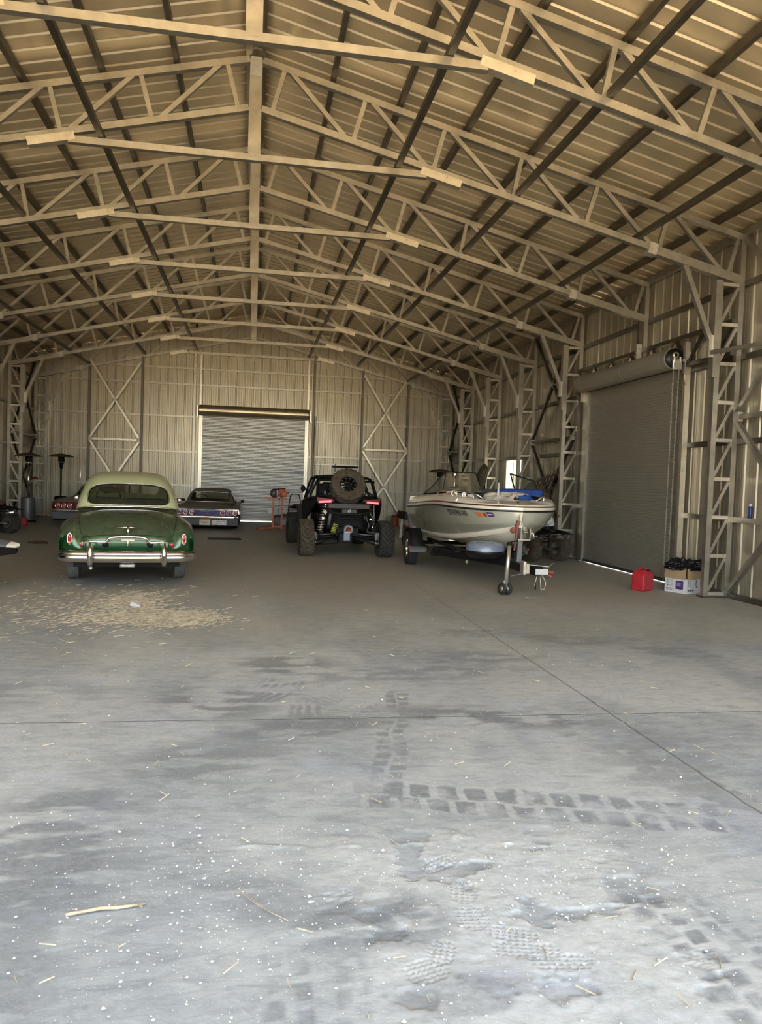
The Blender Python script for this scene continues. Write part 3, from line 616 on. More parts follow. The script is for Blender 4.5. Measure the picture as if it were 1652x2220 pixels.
    belt = [(-.80, .20, 1.05)]+[tuple(gpt(g, 0, -1+k/20)) for k in range(1, 40)]+[(.80, .20, 1.05)]
    MB().tube([Vector(p)+Vector((0, -.012, 0)) for p in belt], .012, 6).build('belt_molding', 'chrome', C)
    # interior
    MB().box((0, 1.0, .62), (1.4, 2.6, .5)).build('cabin_floor', 'interior', C)
    MB().box((0, .55, 1.0), (1.3, .16, .38), (.2, 0, 0)).build('rear_seat', 'interior', C, .05); MB().box((0, 1.45, 1.0), (1.3, .16, .42), (.15, 0, 0)).build('front_seat', 'interior', C, .05)
    MB().box((0, 2.25, 1.02), (1.3, .2, .14)).build('dashboard', 'interior', C, .03)
    sw = MB().tube([(-.36+.21*math.cos(t), 2.0+.09*math.sin(t)*-1, 1.20+.19*math.sin(t)) for t in [2*PI*k/28 for k in range(28)]], .011, 6, True)
    sw.beam((-.57, 2.0, 1.20), (-.15, 2.0, 1.20), .02, .015); sw.build('steering_wheel', 'black', C)
    MB().tube([(-.44+.09*math.cos(t), 1.99, 1.2+.10*math.sin(t)) for t in [PI*.9+PI*.6*k/8 for k in range(9)]], .009, 5).build('horn_ring', 'chrome', C)
    # bumper: curved profile swept along an arc
    def brow(x):
        a = abs(x)/1.0; y = -1.43+.10*a*a+(.28*max(0, a-.80)/.2)**1.5*.9; return y
    prof = [(.03, -.105), (-.012, -.095), (-.035, -.05), (-.045, -.02), (-.030, 0.0), (-.045, .02), (-.04, .055), (-.01, .085), (.03, .09)]
    rows = []
    for k in range(61):
        x = -1.0+2*k/60; y = brow(x); e = (1-.18*max(0, abs(x)-.8)/.2)*.84
        if abs(abs(x)-1.0) < 1e-6: e = .6
        rows.append([(x*.95, y+py, .48+pz*e) for py, pz in prof])
    MB().grid(rows).grid([[(p[0], p[1]+.03, p[2]) for p in r] for r in rows]).build('rear_bumper', 'chrome', C)
    for s in (-1, 1):
        b = MB(); b.tube([(s*.50, -1.47, .36), (s*.50, -1.515, .42), (s*.50, -1.515, .56), (s*.50, -1.475, .67)], [.03, .045, .04, .022], 12); b.build('bumper_guard', 'chrome', C)
        MB().beam((s*.55, -1.38, .45), (s*.55, -1.0, .42), .05, .05).build('bumper_bracket', 'black', C)
    wing = [(-.60, -1.42, .672), (-.50, -1.46, .69), (-.33, -1.48, .685), (-.28, -1.485, .70), (-.23, -1.49, .745), (0, -1.5, .765), (.23, -1.49, .745), (.28, -1.485, .70), (.33, -1.48, .685), (.50, -1.46, .69), (.60, -1.42, .672)]
    wp = cr(wing, 5); MB().tube(wp, [.010+.014*math.sin(PI*min(1, max(0, i/(len(wp)-1)))) for i in range(len(wp))], 10).build('guard_bar', 'chrome', C)
    # trunk emblem and plate light
    MB().tube([(-.235, -1.10, .862), (-.08, -1.16, .868), (0, -1.175, .872), (.08, -1.16, .868), (.235, -1.10, .862)], [.003, .010, .012, .010, .003], 8).build('trunk_emblem', 'chrome', C)
    MB().tube([(0, -1.17, .885), (0, -1.22, .855), (0, -1.235, .79), (0, -1.21, .765)], [.018, .022, .014, .01], 10).build('trunk_handle', 'chrome', C)
    MB().box((0, -1.225, .69), (.19, .05, .03)).tube([(0, -1.24, .69), (0, -1.25, .61)], [.022, .012], 8).build('plate_lamp', 'chrome', C, .008)
    for x, rr, m1, m2 in ((-.62, .034, 'chrome', 'redlens'), (.62, .034, 'chrome', 'redlens'), (-.31, .036, 'black', 'black'), (.31, .036, 'black', 'black')):
        h = MB().lathe([(.001, 0), (rr, 0), (rr+.008, .012), (rr+.006, .05)], (x, -1.232, .63), 'y', 20).build('round_reflector', m1, C)
        MB().ell((x, -1.233, .63), (rr*1.5, .02, rr*1.5)).build('lens', m2, h)
    for s in (-1, 1):
        o = MB(); o.tube([(s*.80+.030*math.cos(t), -1.115+.16*0, .70+.078*math.sin(t)+.0) for t in [2*PI*k/20 for k in range(20)]], .011, 6, True); f = o.build('tail_lamp', 'chrome', C)
        f.rotation_euler = (0, 0, 0)
        MB().ell((s*.80, -1.112, .715), (.05, .05, .12)).build('red_lens', 'redlens', f); MB().ell((s*.80, -1.12, .645), (.044, .05, .04)).build('amber_lens', 'amber', f)
        MB().tube([gpt(G, v, s*.62) for v in [.13+.25*k/14 for k in range(15)]], .006, 5).build('fender_trim', 'chrome_dull', C)
        wheel(C, s*.80, 0, .36, .18, .20, 'rubber_dusty', 'chrome_dull', rib_, .006, face=s); wheel(C, s*.80, 2.92, .36, .18, .20, 'rubber_dusty', 'chrome_dull', rib_, .006, face=s)
        MB().ell((s*.92, 2.2, 1.17), (.11, .06, .10)).beam((s*.84, 2.22, 1.07), (s*.91, 2.2, 1.14), .02, .02).build('side_mirror', 'chrome_dull', C)
    MB().tube([(-.5, -1.25, .30), (-.5, -.6, .32)], .022).build('exhaust_pipe', 'chrome_dull', C); MB().beam((-.72, 0, .34), (.72, 0, .34), .07, .07).ell((0, 0, .34), (.26, .3, .26)).build('rear_axle', 'black', C)
    MB().tube([(-.86, 2.6, 1.0), (-.90, 2.45, 1.95)], [.005, .003], 5).build('antenna', 'chrome', C)
    MB().box((.0, -1.30, .34), (.22, .06, .06)).build('tow_bracket', 'chrome_dull', C, .02)
green_car()
# ------------------------------------------------------------------ 1960s hardtops
def hardtop(name, label, loc, rz, paint, deck, band, lights, plate, low=0):
    C = thing(name, label, 'car', loc, rz); dz = -low
    def st(y, zc, zd, xd, xb, zb=.62, zs=.28):
        return [(0, y, zc+dz), (xd*.55, y, zc-.005+dz), (xd, y, zd+dz), (xb-.05, y, zd-.005+dz), (xb, y, zd-.05+dz), (xb+.01, y, zb+dz), (xb-.005, y, .45+dz if zs < .5 else .64+dz), (xb-.05, y, zs+dz)]
    R_ = [[(0, -1.25, .34+dz), (.4, -1.25, .34+dz), (.7, -1.245, .34+dz), (.86, -1.24, .34+dz), (.93, -1.22, .34+dz), (.95, -1.2, .33+dz), (.95, -1.18, .31+dz), (.9, -1.16, .29+dz)],
          [(0, -1.29, .58+dz), (.4, -1.29, .58+dz), (.7, -1.285, .58+dz), (.88, -1.28, .58+dz), (.95, -1.25, .57+dz), (.98, -1.2, .53+dz), (.98, -1.15, .4+dz), (.93, -1.12, .28+dz)],
          [(0, -1.27, .79+dz), (.4, -1.27, .79+dz), (.7, -1.265, .785+dz), (.88, -1.26, .78+dz), (.95, -1.23, .75+dz), (.985, -1.15, .62+dz), (.985, -1.1, .42+dz), (.94, -1.08, .28+dz)],
          st(-1.12, .835, .83, .74, .96), st(-.6, .90, .86, .74, .97), st(-.42, .91, .865, .74, .975), st(-.34, .915, .868, .74, .975, .66, .58), st(0, .925, .875, .74, .975, .68, .66), st(.34, .93, .88, .74, .975, .66, .58), st(.42, .93, .88, .74, .975),
          st(1.2, .93, .88, .75, .97), st(2.2, .93, .88, .75, .97), st(2.62, .91, .87, .74, .97), st(2.7, .91, .87, .74, .97, .66, .58), st(3.02, .90, .86, .72, .97, .68, .66), st(3.36, .88, .85, .72, .97, .66, .58), st(3.44, .87, .84, .72, .965), st(3.80, .80, .78, .7, .94)]
    G = surf(R_, 5, 5)
    def rule(v, s):
        if v < .118 and False: return 't'
        return 'd' if (v > .17 and v < .34 and abs(s) < .60) else 'b'
    ss = split_surf(G, rule, {'b': ('body', paint), 'd': ('trunk_lid', deck)}, C); e = MB(); cap_end(G, e); cap_end(G[::-1], e); e.build('end_panel', 'black', C)
    A = [[(0, -.10, .925), (.35, -.08, .92), (.6, -.02, .915), (.74, .06, .91), (.82, .2, .89)],
         [(0, .25, 1.08), (.35, .26, 1.075), (.57, .3, 1.07), (.70, .36, 1.02), (.81, .48, .89)],
         [(0, .62, 1.26), (.35, .62, 1.25), (.56, .64, 1.24), (.68, .66, 1.16), (.81, .75, .89)],
         [(0, .85, 1.33), (.35, .85, 1.325), (.55, .86, 1.30), (.66, .88, 1.20), (.81, .95, .89)],
         [(0, 1.4, 1.36), (.35, 1.4, 1.355), (.55, 1.4, 1.325), (.655, 1.4, 1.22), (.81, 1.4, .89)],
         [(0, 1.9, 1.33), (.35, 1.9, 1.325), (.55, 1.88, 1.30), (.655, 1.86, 1.2), (.81, 1.85, .89)],
         [(0, 2.45, .94), (.35, 2.42, .935), (.57, 2.36, .93), (.70, 2.3, .92), (.81, 2.2, .89)]]
    A = [[(x, y, z+dz) for x, y, z in r] for r in A]; g = surf(A, 10, 10)
    se = lambda a, b, n: abs(a)**n+abs(b)**n < 1
    def rl(v, s):
        if se(s/.56, (v-.185)/.145, 6): return 'r'
        if se(s/.56, (v-.915)/.07, 6): return 'w'
        if se((abs(s)-.82)/.13, (v-.62)/.2, 5): return 's'
        return 'b'
    P = split_surf(g, rl, {'b': ('roof', deck), 'r': ('rear_window', 'glass_dark'), 'w': ('windshield', 'glass'), 's': ('side_window', 'glass_dark')}, C)
    lp = [(.185+.145*abs(math.sin(t))**(1/3)*(1 if math.sin(t) > 0 else -1), .56*abs(math.cos(t))**(1/3)*(1 if math.cos(t) > 0 else -1)) for t in [2*PI*k/80 for k in range(80)]]
    MB().tube([gpt(g, v, s) for v, s in lp], .012, 6, True).build('window_trim', 'chrome_dull', P['r'])
    # rear panel dressing
    yb = -1.305
    MB().box((0, yb, .755+dz), (1.82, .03, .055)).box((-.935, yb+.02, .70+dz), (.05, .04, .16), (0, .25, 0)).box((.935, yb+.02, .70+dz), (.05, .04, .16), (0, -.25, 0)).build('chrome_band', band, C, .01)
    MB().box((0, yb+.005, .665+dz), (1.78, .02, .125)).build('rear_panel', paint, C, .006)
    MB().box((0, yb-.012, .705+dz), (.42, .015, .012)).tube([(0, yb-.01, .66+dz), (0, yb-.02, .65+dz)], .012).build('panel_badge', 'chrome', C)
    for s in (-1, 1):
        for k, x in enumerate(lights):
            h = MB().lathe([(.052, .02), (.070, .005), (.073, -.012), (.058, -.018), (.054, 0)], (s*x, yb-.01, .665+dz), 'y', 22).build('tail_lamp', 'chrome', C)
            MB().ell((s*x, yb-.006, .665+dz), (.108, .035, .108)).build('lens', 'redlens' if k != 1 else 'redlens', h)
            MB().ell((s*x, yb-.026, .665+dz), (.038, .02, .038)).build('center_cap', 'amber' if k != 1 else 'white', h)
    rows = []; prof = [(.05, .085), (-.02, .08), (-.05, .05), (-.04, .02), (-.045, -.005), (-.02, -.03), (.05, -.03)]
    for k in range(41):
        x = -1.0+2*k/40; y = -1.36+.06*abs(x)**2+(.30*max(0, abs(x)-.84)/.16)**1.5*.8; rows.append([(x, y+a, .50+dz+b*(1.0 if abs(x) < .95 else .8)) for a, b in prof])
    MB().grid(rows).build('rear_bumper', 'chrome', C)
    vv = MB().box((0, -1.32, .38+dz), (1.86, .08, .20)); vv.build('lower_valance', 'bluedust', C, .01)
    if plate:
        p = MB().box((-.06, -1.375, .37+dz), (.32, .012, .17)).build('number_plate', 'plate', C, .004); q = MB().box((-.06, -1.383, .37+dz), (.22, .004, .05)); q.build('plate_dust', 'rope', p)
        gr = MB()
        for k in range(5): gr.box((.36, -1.365, .31+.028*k+dz), (.44, .02, .010))
        gr.build('valance_grille', 'chrome_dull', C)
    MB().box((0, 1.0, .5+dz), (1.5, 2.5, .45)).box((0, .55, .80+dz), (1.35, .18, .34), (.25, 0, 0)).box((0, 1.4, .82+dz), (1.35, .18, .36), (.2, 0, 0)).box((0, 2.15, .85+dz), (1.35, .2, .12)).build('cabin_interior', 'interior', C)
    MB().tube([(-.36+.2*math.cos(t), 1.95-.08*math.sin(t), .98+dz+.16*math.sin(t)) for t in [2*PI*k/24 for k in range(24)]], .012, 6, True).build('steering_wheel', 'black', C)
    MB().box((0, 1.3, .26+dz), (1.5, 4.4, .1)).build('underbody', 'black', C)
    for s in (-1, 1):
        wheel(C, s*.80, .0, .31, .17, .19, 'rubber', 'chrome', None, face=s); wheel(C, s*.80, 3.02, .31, .17, .19, 'rubber', 'chrome', None, face=s)
        MB().box((s*1.0, 1.95, .93+dz), (.12, .05, .09)).beam((s*.9, 1.97, .88+dz), (s*1.0, 1.95, .92+dz), .02, .02).build('side_mirror', 'black', C, .015)
        MB().tube([(s*.985, -1.1, .70+dz), (s*.992, 0, .72+dz), (s*.985, 3.6, .70+dz)], .008, 5).build('side_trim', 'chrome_dull', C)
    MB().tube([(0, -1.20, .87+dz), (0, -.15, .945+dz)], .008, 6).build('trunk_crease', 'chrome_dull', C)
    MB().tube([(.30, -1.2, .18), (.30, -.6, .2)], .025).build('exhaust_pipe', 'chrome_dull', C)
    return C
hardtop('lowered_car', 'dusty dark blue 1960s coupe with six round tail lights, parked before the back roll-up door', (-1.24, 25.28, 0), 0.0, 'blue', 'bluedust', 'chrome', (.46, .64, .83), True, .13)
hardtop('maroon_car', 'dusty maroon 1960s coupe peeking out behind the green sedan', (-4.62, 25.0, 0), -.05, 'red_car', 'red_car', 'red_car', (.46, .63, .80), False, .03)
# ------------------------------------------------------------------ black off-road buggy
def ring(c, r, n=20, ax='y', sx=1, sz=1): 
    return [(c[0]+r*sx*math.cos(2*PI*k/n), c[1], c[2]+r*sz*math.sin(2*PI*k/n)) if ax == 'y' else (c[0]+r*math.cos(2*PI*k/n), c[1]+r*math.sin(2*PI*k/n), c[2]) for k in range(n)]
def panel(name, pts, th, m, parent, bevel=.01):
    """flat polygon in 3d with real thickness"""
    P = [Vector(p) for p in pts]; n = (P[1]-P[0]).cross(P[2]-P[0]).normalized()*th/2; k = len(P)
    mb = MB().add([p-n for p in P]+[p+n for p in P], [tuple(range(k))[::-1], tuple(range(k, 2*k))]+[(i, (i+1) % k, k+(i+1) % k, k+i) for i in range(k)])
    return mb.build(name, m, parent, bevel)
def coilspring(mb, p, q, r, turns, wr):
    p, q = Vector(p), Vector(q); d = (q-p).normalized(); a = d.cross(Vector((0, 1, 0))).normalized(); b = d.cross(a); n = turns*12
    mb.tube([p+(q-p)*k/n+(a*math.cos(2*PI*k/12)+b*math.sin(2*PI*k/12))*r for k in range(n+1)], wr, 5); return mb
def buggy():
    C = thing('off_road_buggy', 'black off-road buggy with a spare tyre on its tail and lit red tail lights', 'buggy', (2.13, 16.72, 0), .035)
    for s in (-1, 1):
        wheel(C, s*.865, 0, .40, .32, .20, 'rubber_knob' if s > 0 else 'rubber_mud', 'black', chev, .026, 84, 6, s, tilt=s*.03, z=.392)
        wheel(C, s*.865, 3.42, .40, .30, .20, 'rubber_knob', 'black', chev, .022, 84, 6, s, z=.392)
        # rear fender with tail light
        panel('rear_fender', [(s*.30, -.28, 1.20), (s*.68, -.26, 1.27), (s*.80, .15, 1.26), (s*.84, .9, 1.20), (s*.60, 1.1, 1.26), (s*.40, .3, 1.30)], .04, 'black_gloss', C)
        panel('rear_side_panel', [(s*.69, -.27, 1.26), (s*.72, -.20, 1.12), (s*.80, .35, .88), (s*.84, 1.0, .60), (s*.86, 1.2, 1.15), (s*.80, .3, 1.25)], .03, 'black', C)
        panel('side_door', [(s*.80, 1.1, .45), (s*.82, 2.5, .45), (s*.82, 2.6, 1.0), (s*.80, 1.2, 1.12)], .04, 'black_gloss', C)
        panel('front_fender', [(s*.45, 2.7, 1.05), (s*.92, 2.9, .98), (s*.95, 3.9, .88), (s*.5, 4.1, .85)], .04, 'black_gloss', C)
        t = panel('tail_light_housing', [(s*.36, -.30, 1.15), (s*.66, -.28, 1.14), (s*.70, -.24, 1.27), (s*.34, -.30, 1.24)], .06, 'maroon', C)
        MB().beam((s*.39, -.335, 1.195), (s*.64, -.32, 1.175), .025, .035).build('light_bar', 'taillit', t)
        # shock absorbers
        top, bot = (s*.47, -.12, 1.12), (s*.60, -.10, .46); sh = MB().tube([top, ((top[0]+bot[0])/2, -.11, .80)], .035, 12).tube([((top[0]+bot[0])/2, -.11, .80), bot], .018, 10).build('shock_absorber', 'chrome_dull', C)
        coilspring(MB(), (s*.475, -.12, 1.08), (s*.59, -.10, .54), .062, 10, .011).build('spring', 'galv_bright' if s < 0 else 'black', sh)
        MB().lathe([(.075, -.02), (.078, 0), (.075, .02)], (s*.52, -.115, .82), 'z', 16).ell(top, (.13, .12, .10)).build('spring_collar', 'chrome_dull', sh)
        rs = MB().tube([(s*.36, -.15, 1.0), (s*.40, -.16, .68)], .035, 12); rs.build('reservoir', 'black_gloss' if s > 0 else 'grey_paint', C)
        # radius rods and hub carriers
        for k, (z0, z1) in enumerate(((.50, .46), (.40, .34), (.44, .25))):
            MB().tube([(s*.10, -.05-.03*k, z0), (s*.70, -.04-.03*k, z1)], .017, 8).ell((s*.69, -.04-.03*k, z1), (.06, .05, .06)).build('radius_rod', 'black' if k else 'grey_paint', C)
        MB().beam((s*.66, .0, .40), (s*.50, 1.3, .42), .09, .14).build('trailing_arm', 'black', C, .02)
        MB().box((s*.69, .0, .38), (.10, .14, .30)).lathe([(.001, 0), (.09, 0), (.09, .05), (.001, .05)], (s*.67, 0, .39), 'x', 14).build('hub_carrier', 'grey_paint', C, .02)
        MB().tube([(s*.12, 0, .46), (s*.3, -.0, .43), (s*.66, 0, .39)], [.045, .022, .04], 10).build('drive_shaft', 'black', C)
        MB().tube([(s*.3, 3.4, .4), (s*.75, 3.42, .38)], .02).tube([(s*.3, 3.3, .6), (s*.75, 3.42, .5)], .02).build('front_arm', 'black', C)
        # cage
        MB().tube(cr([(s*.66, -.05, 1.25), (s*.64, .12, 1.42), (s*.60, .35, 1.64), (s*.56, .6, 1.70), (s*.54, 1.2, 1.72), (s*.54, 1.9, 1.69), (s*.58, 2.2, 1.6), (s*.66, 2.75, 1.12)], 4), .026, 10).build('cage_rail', 'black', C)
        MB().tube([(s*.60, .40, 1.65), (s*.74, .55, 1.30), (s*.78, .7, .95)], .026, 10).tube([(s*.56, 1.25, 1.71), (s*.74, 1.3, 1.25), (s*.78, 1.35, .6)], .026, 10).build('cage_hoop', 'black', C)
        MB().tube([(s*.67, .1, 1.28), (s*.1, .55, 1.68)], .02, 8).build('cage_diagonal', 'black', C)
        MB().ell((s*.76, 2.0, 1.42), (.12, .06, .16)).beam((s*.62, 2.2, 1.38), (s*.74, 2.02, 1.42), .02, .02).build('side_mirror', 'black', C)
        MB().tube([(s*.60, .1, 1.30), (s*.60, .1, 1.66)], .010, 6).tube([(s*.60, .1, 1.66), (s*.60+.02, .12, 2.15 if s < 0 else 1.98)], .004, 5).tube([(s*.60, .1, 1.60), (s*.60, .1, 1.64)], .022, 8).build('whip_antenna', 'black', C)
        h = MB().box((s*.34, .75, 1.25), (.40, .14, .62), (-.15, 0, 0)).box((s*.34, .70, 1.50), (.24, .12, .20)).box((s*.34, 1.05, .80), (.42, .5, .14)); h.build('seat', 'interior' if s > 0 else 'black', C, .04)
        MB().box((s*.34+.05, .66, 1.33), (.05, .02, .30), (0, .25, 0)).box((s*.34-.05, .66, 1.33), (.05, .02, .30), (0, -.25, 0)).build('harness', 'galv_bright' if s > 0 else 'grey_paint', C)
    MB().ell((-.22, .45, 1.44), (.26, .10, .26)).build('rear_speaker', 'black_gloss', C); MB().box((-.18, .52, 1.46), (.22, .03, .20)).box((.42, .5, 1.45), (.10, .03, .16)).build('mirror_patch', 'chrome_dull', C)
    for p_, q_ in (((-.60, .38, 1.64), (.60, .38, 1.64)), ((-.56, .6, 1.70), (.56, .6, 1.70)), ((-.54, 1.9, 1.69), (.54, 1.9, 1.69)), ((-.66, .1, 1.30), (.66, .1, 1.30))): MB().tube([p_, q_], .024, 8).build('cage_crossbar', 'black', C)
    rf = surf([[(0, .5, 1.735), (.3, .5, 1.73), (.55, .5, 1.70)], [(0, 1.2, 1.765), (.3, 1.2, 1.755), (.56, 1.2, 1.725)], [(0, 2.0, 1.73), (.3, 2.0, 1.72), (.55, 2.0, 1.69)]], 3, 3)
    MB().grid(rf).build('roof_panel', 'black', C, 0, .02)
    MB().tube([(-.10, 1.3, 1.84), (-.10, 1.32, 2.02)], .008).build('roof_antenna', 'black', C)
    MB().box((0, .5, 1.12), (1.2, .7, .16)).box((0, .45, .82), (.85, .7, .5)).build('engine_cover', 'black', C, .04)
    MB().box((0, 1.8, .38), (1.3, 3.0, .12)).box((0, 3.4, .62), (.7, 1.1, .36)).build('chassis', 'black', C, .03)
    panel('hood', [(-.55, 2.65, 1.08), (.55, 2.65, 1.08), (.42, 3.9, .82), (-.42, 3.9, .82)], .05, 'black_gloss', C)
    # rear end dressing
    MB().tube(cr([(-.52, -.30, 1.05), (-.40, -.42, .98), (-.15, -.46, .94), (.15, -.46, .94), (.40, -.42, .98), (.52, -.30, 1.05)], 4), .022, 10).tube(cr([(-.34, -.30, .75), (-.25, -.44, .84), (.25, -.44, .84), (.34, -.30, .75)], 4), .02, 10).tube([(-.25, -.44, .84), (-.2, -.46, .95)], .018).tube([(.25, -.44, .84), (.2, -.46, .95)], .018).build('rear_bumper', 'black', C)
    MB().box((0, -.40, .99), (.34, .03, .11)).box((0, -.28, 1.10), (.9, .12, .12)).build('rear_grille', 'black_gloss', C, .015)
    lg = MB().tube([(.032*math.cos(a), -.424, .995+.032*math.sin(a)) for a in [PI*.25+1.5*PI*k/14 for k in range(15)]], .009, 6).box((.012, -.424, .995), (.022, .012, .016)); lg.build('badge', 'white', C)
    MB().lathe([(.06, 0), (.10, 0), (.115, .03), (.115, .2)], (.0, -.36, .60), 'y', 8, False).build('muffler', 'grey_paint', C)
    MB().lathe([(.001, .02), (.065, .01), (.065, 0)], (.0, -.365, .60), 'y', 14).build('exhaust_tip', 'rust', C)
    coilspring(MB(), (-.33, -.3, .53), (-.26, -.28, .72), .05, 6, .011).build('yellow_spring', 'lime', C)
    panel('warning_label', [(-.55, -.33, .98), (-.50, -.33, 1.02), (-.465, -.33, .96), (-.51, -.33, .91)][::-1], .006, 'plate', C, 0)
    MB().box((-.06, -.26, .42), (.30, .28, .22)).box((0, -.40, .50), (.10, .05, .05)).box((.0, -.05, .55), (.5, .4, .2)).build('gearbox', 'black', C, .03)
    MB().box((-.04, -.41, .47), (.14, .03, .20)).build('pull_plate', 'bluegrey', C, .01); MB().box((-.02, -.43, .555), (.12, .02, .012)).build('plate_edge', 'galv_bright', C)
    for x, y, z, L in ((.42, -.2, .55, .35), (.5, -.22, .72, .3), (-.5, -.2, .65, .3), (.3, -.28, .66, .2)):
        MB().tube([(x, y, z), (x+.05, y-.03, z+L*.4), (x-.03, y, z+L)], .010, 6).build('brake_hose', 'grey_paint' if x > .4 else 'black', C)
    MB().tube([(-.7, -.05, .24), (.05, -.12, .33)], .016).build('lower_rod', 'black', C)
    # spare wheel bolted on the rack
    knb = lambda i, k: (i % 4 < 3 if k % 4 < 2 else (i+2) % 4 < 3) and k != 5
    w_ = wheel(C, 0, 0, .385, .30, .18, 'rubber_mud', 'black', knb, .032, 88, 10, -1, z=0, name='spare_wheel')
    w_.matrix_local = Matrix.Translation((.015, .06, 1.52)) @ Matrix.Rotation(math.radians(-28), 4, 'X') @ Matrix.Rotation(PI/2, 4, 'Z')
    bl = MB()
    for k in range(10): a = 2*PI*k/10; bl.lathe([(.001, -.012), (.011, -.01), (.011, .01), (.001, .012)], (-.075, .155*math.cos(a), .155*math.sin(a)), 'x', 8)
    bl.build('rim_bolts', 'galv_bright', w_)
    MB().tube([(-.45, .0, 1.3), (-.2, -.0, 1.22), (.2, 0, 1.22), (.45, 0, 1.3)], .022).beam((0, .05, 1.2), (0, .15, 1.5), .08, .08).build('spare_carrier', 'black', C)
buggy()
# ------------------------------------------------------------------ motor boat
BO = (4.40, 12.0, .045)
def boat():
    C = thing('motorboat', 'cream and grey open-bow motorboat with maroon stripes, resting on its trailer', 'boat', BO, -.045)
    # y, keel z, chine(x,z), knuckle(x,z), sheer(x,z)
    SEC = [(-.03, .88, .012, .90, .018, 1.05, .03, 1.185), (.10, .76, .12, .865, .24, 1.01, .35, 1.187), (.32, .66, .27, .815, .44, .975, .62, 1.19), (.65, .56, .43, .755, .62, .945, .81, 1.195), (1.1, .48, .58, .69, .77, .92, .95, 1.20),
           (1.8, .43, .74, .62, .91, .89, 1.03, 1.20), (2.8, .40, .86, .575, .99, .84, 1.06, 1.165), (4.0, .39, .91, .55, 1.02, .79, 1.07, 1.10), (5.15, .40, .90, .55, 1.0, .77, 1.05, 1.06)]
    def rows(pick): return [cr([pick(s)], 1) for s in SEC]
    cols = {}
    for nm, i in (('k', None), ('c', 2), ('n', 4), ('s', 6)):
        pts = [(0 if i is None else s[i], s[0], s[1] if i is None else s[i+1]) for s in SEC]; cols[nm] = cr(pts, 8)
    def strip(a, b, n=1, bulge=0): return [[A*(1-t)+B*t+Vector((bulge*math.sin(PI*t), 0, 0)) for t in [k/n for k in range(n+1)]] for A, B in zip(cols[a], cols[b])]
    def both(G): return [G, [[Vector((-p.x, p.y, p.z)) for p in r] for r in G]]
    hull = MB()
    for s in (1, -1):
        # bottom with two raised strakes
        G = []
        for A, B in zip(cols['k'], cols['c']):
            r = []
            for t, dz in ((0, 0), (.30, .0), (.33, .018), (.36, -.008), (.62, 0), (.65, .018), (.69, -.008), (.93, 0), (1, -.012)):
                p = A*(1-t)+B*t; r.append(Vector((s*p.x, p.y, p.z+dz*min(1, B.x*2))))
            G.append(r)
        hull.grid(G, False)
        hull.grid([[Vector((s*(B.x), B.y, B.z-.012)), Vector((s*(B.x+.025), B.y-.004, B.z+.02)), Vector((s*(B.x+.028), B.y-.004, B.z+.07)), Vector((s*(B.x+.02), B.y, B.z+.075))] for B in cols['c']])
    hull.build('hull_bottom', 'hull', C)
    side = MB()
    for s in (1, -1):
        G = []
        for Cc, N, Sx in zip(cols['c'], cols['n'], cols['s']):
            a = Cc+Vector((.02, 0, .07)); r = [a, a*.5+N*.5+Vector((.004, 0, 0)), N+Vector((0, 0, -.01)), N+Vector((.010, 0, 0)), N*.5+Sx*.5+Vector((.012, 0, 0)), Sx]
            G.append([Vector((s*p.x, p.y, p.z)) for p in r])
        side.grid(G)
    side.build('hull_side', 'hull_grey', C)
    tr = [Vector(p) for p in ((-1.05, 5.15, 1.06), (-.99, 5.15, .79), (-.9, 5.15, .62), (0, 5.15, .41), (.9, 5.15, .62), (.99, 5.15, .79), (1.05, 5.15, 1.06), (1.0, 5.15, 1.3), (-1.0, 5.15, 1.3))]
    MB().add(tr, [tuple(range(9))]).build('transom', 'hull', C)
    st_ = MB()
    st_.add([Vector((x*q, y_-.004, z)) for z, x, y_ in ((.86, .012, -.03), (.98, .04, -.025), (1.05, .02, -.03), (1.19, .034, -.03)) for q in (-1, 1)], [(0, 1, 3, 2), (2, 3, 5, 4), (4, 5, 7, 6)]); st_.build('stem_strip', 'hull_grey', C)
    # bands above the sheer, all following it: rub rail, cream, maroon, cream, maroon, cream deck edge
    def off(p, o, dz, s):
        q = Vector((p.x, p.y, p.z)); f = 1-o/max(.35, p.x)*.9; yy = p.y+o*max(0, 1-p.y/.8); return Vector((s*max(0, p.x*f if p.x < .5 else p.x-o), yy, p.z+dz))
    def crown(p): return .0+.10*min(1, max(0, p.y)/1.6)
    bands = [('rub_rail', 'blackrail', -.012, .0, -.012, .03), ('gunwale_band', 'hull', .0, .028, .002, .075), ('maroon_stripe', 'maroon', -.002, .075, .004, .098), ('gunwale_band', 'hull', .004, .098, .022, .118)]
    for nm, m, o0, z0, o1, z1 in bands:
        mb = MB()
        for s in (1, -1):
            k = 1.0
            mb.grid([[off(p, o0, z0, s), off(p, (o0+o1)/2-.004, (z0+z1)/2, s), off(p, o1, z1, s)] for p in cols['s']])
        # close the bow
        for q in range(1): 
            a, b, c, d = off(cols['s'][0], o0, z0, 1), off(cols['s'][0], o1, z1, 1), off(cols['s'][0], o1, z1, -1), off(cols['s'][0], o0, z0, -1); mb.add([a, b, c, d], [(0, 1, 2, 3)])
        mb.build(nm, m, C)
    for s, in ((1,), (-1,)):
        MB().tube([off(p, -.016, .008, s) for p in cols['s']], .009, 5).build('rail_bead', 'blackrail', C)
    # deck, with open bow well and cockpit
    dk = MB(); inner = []
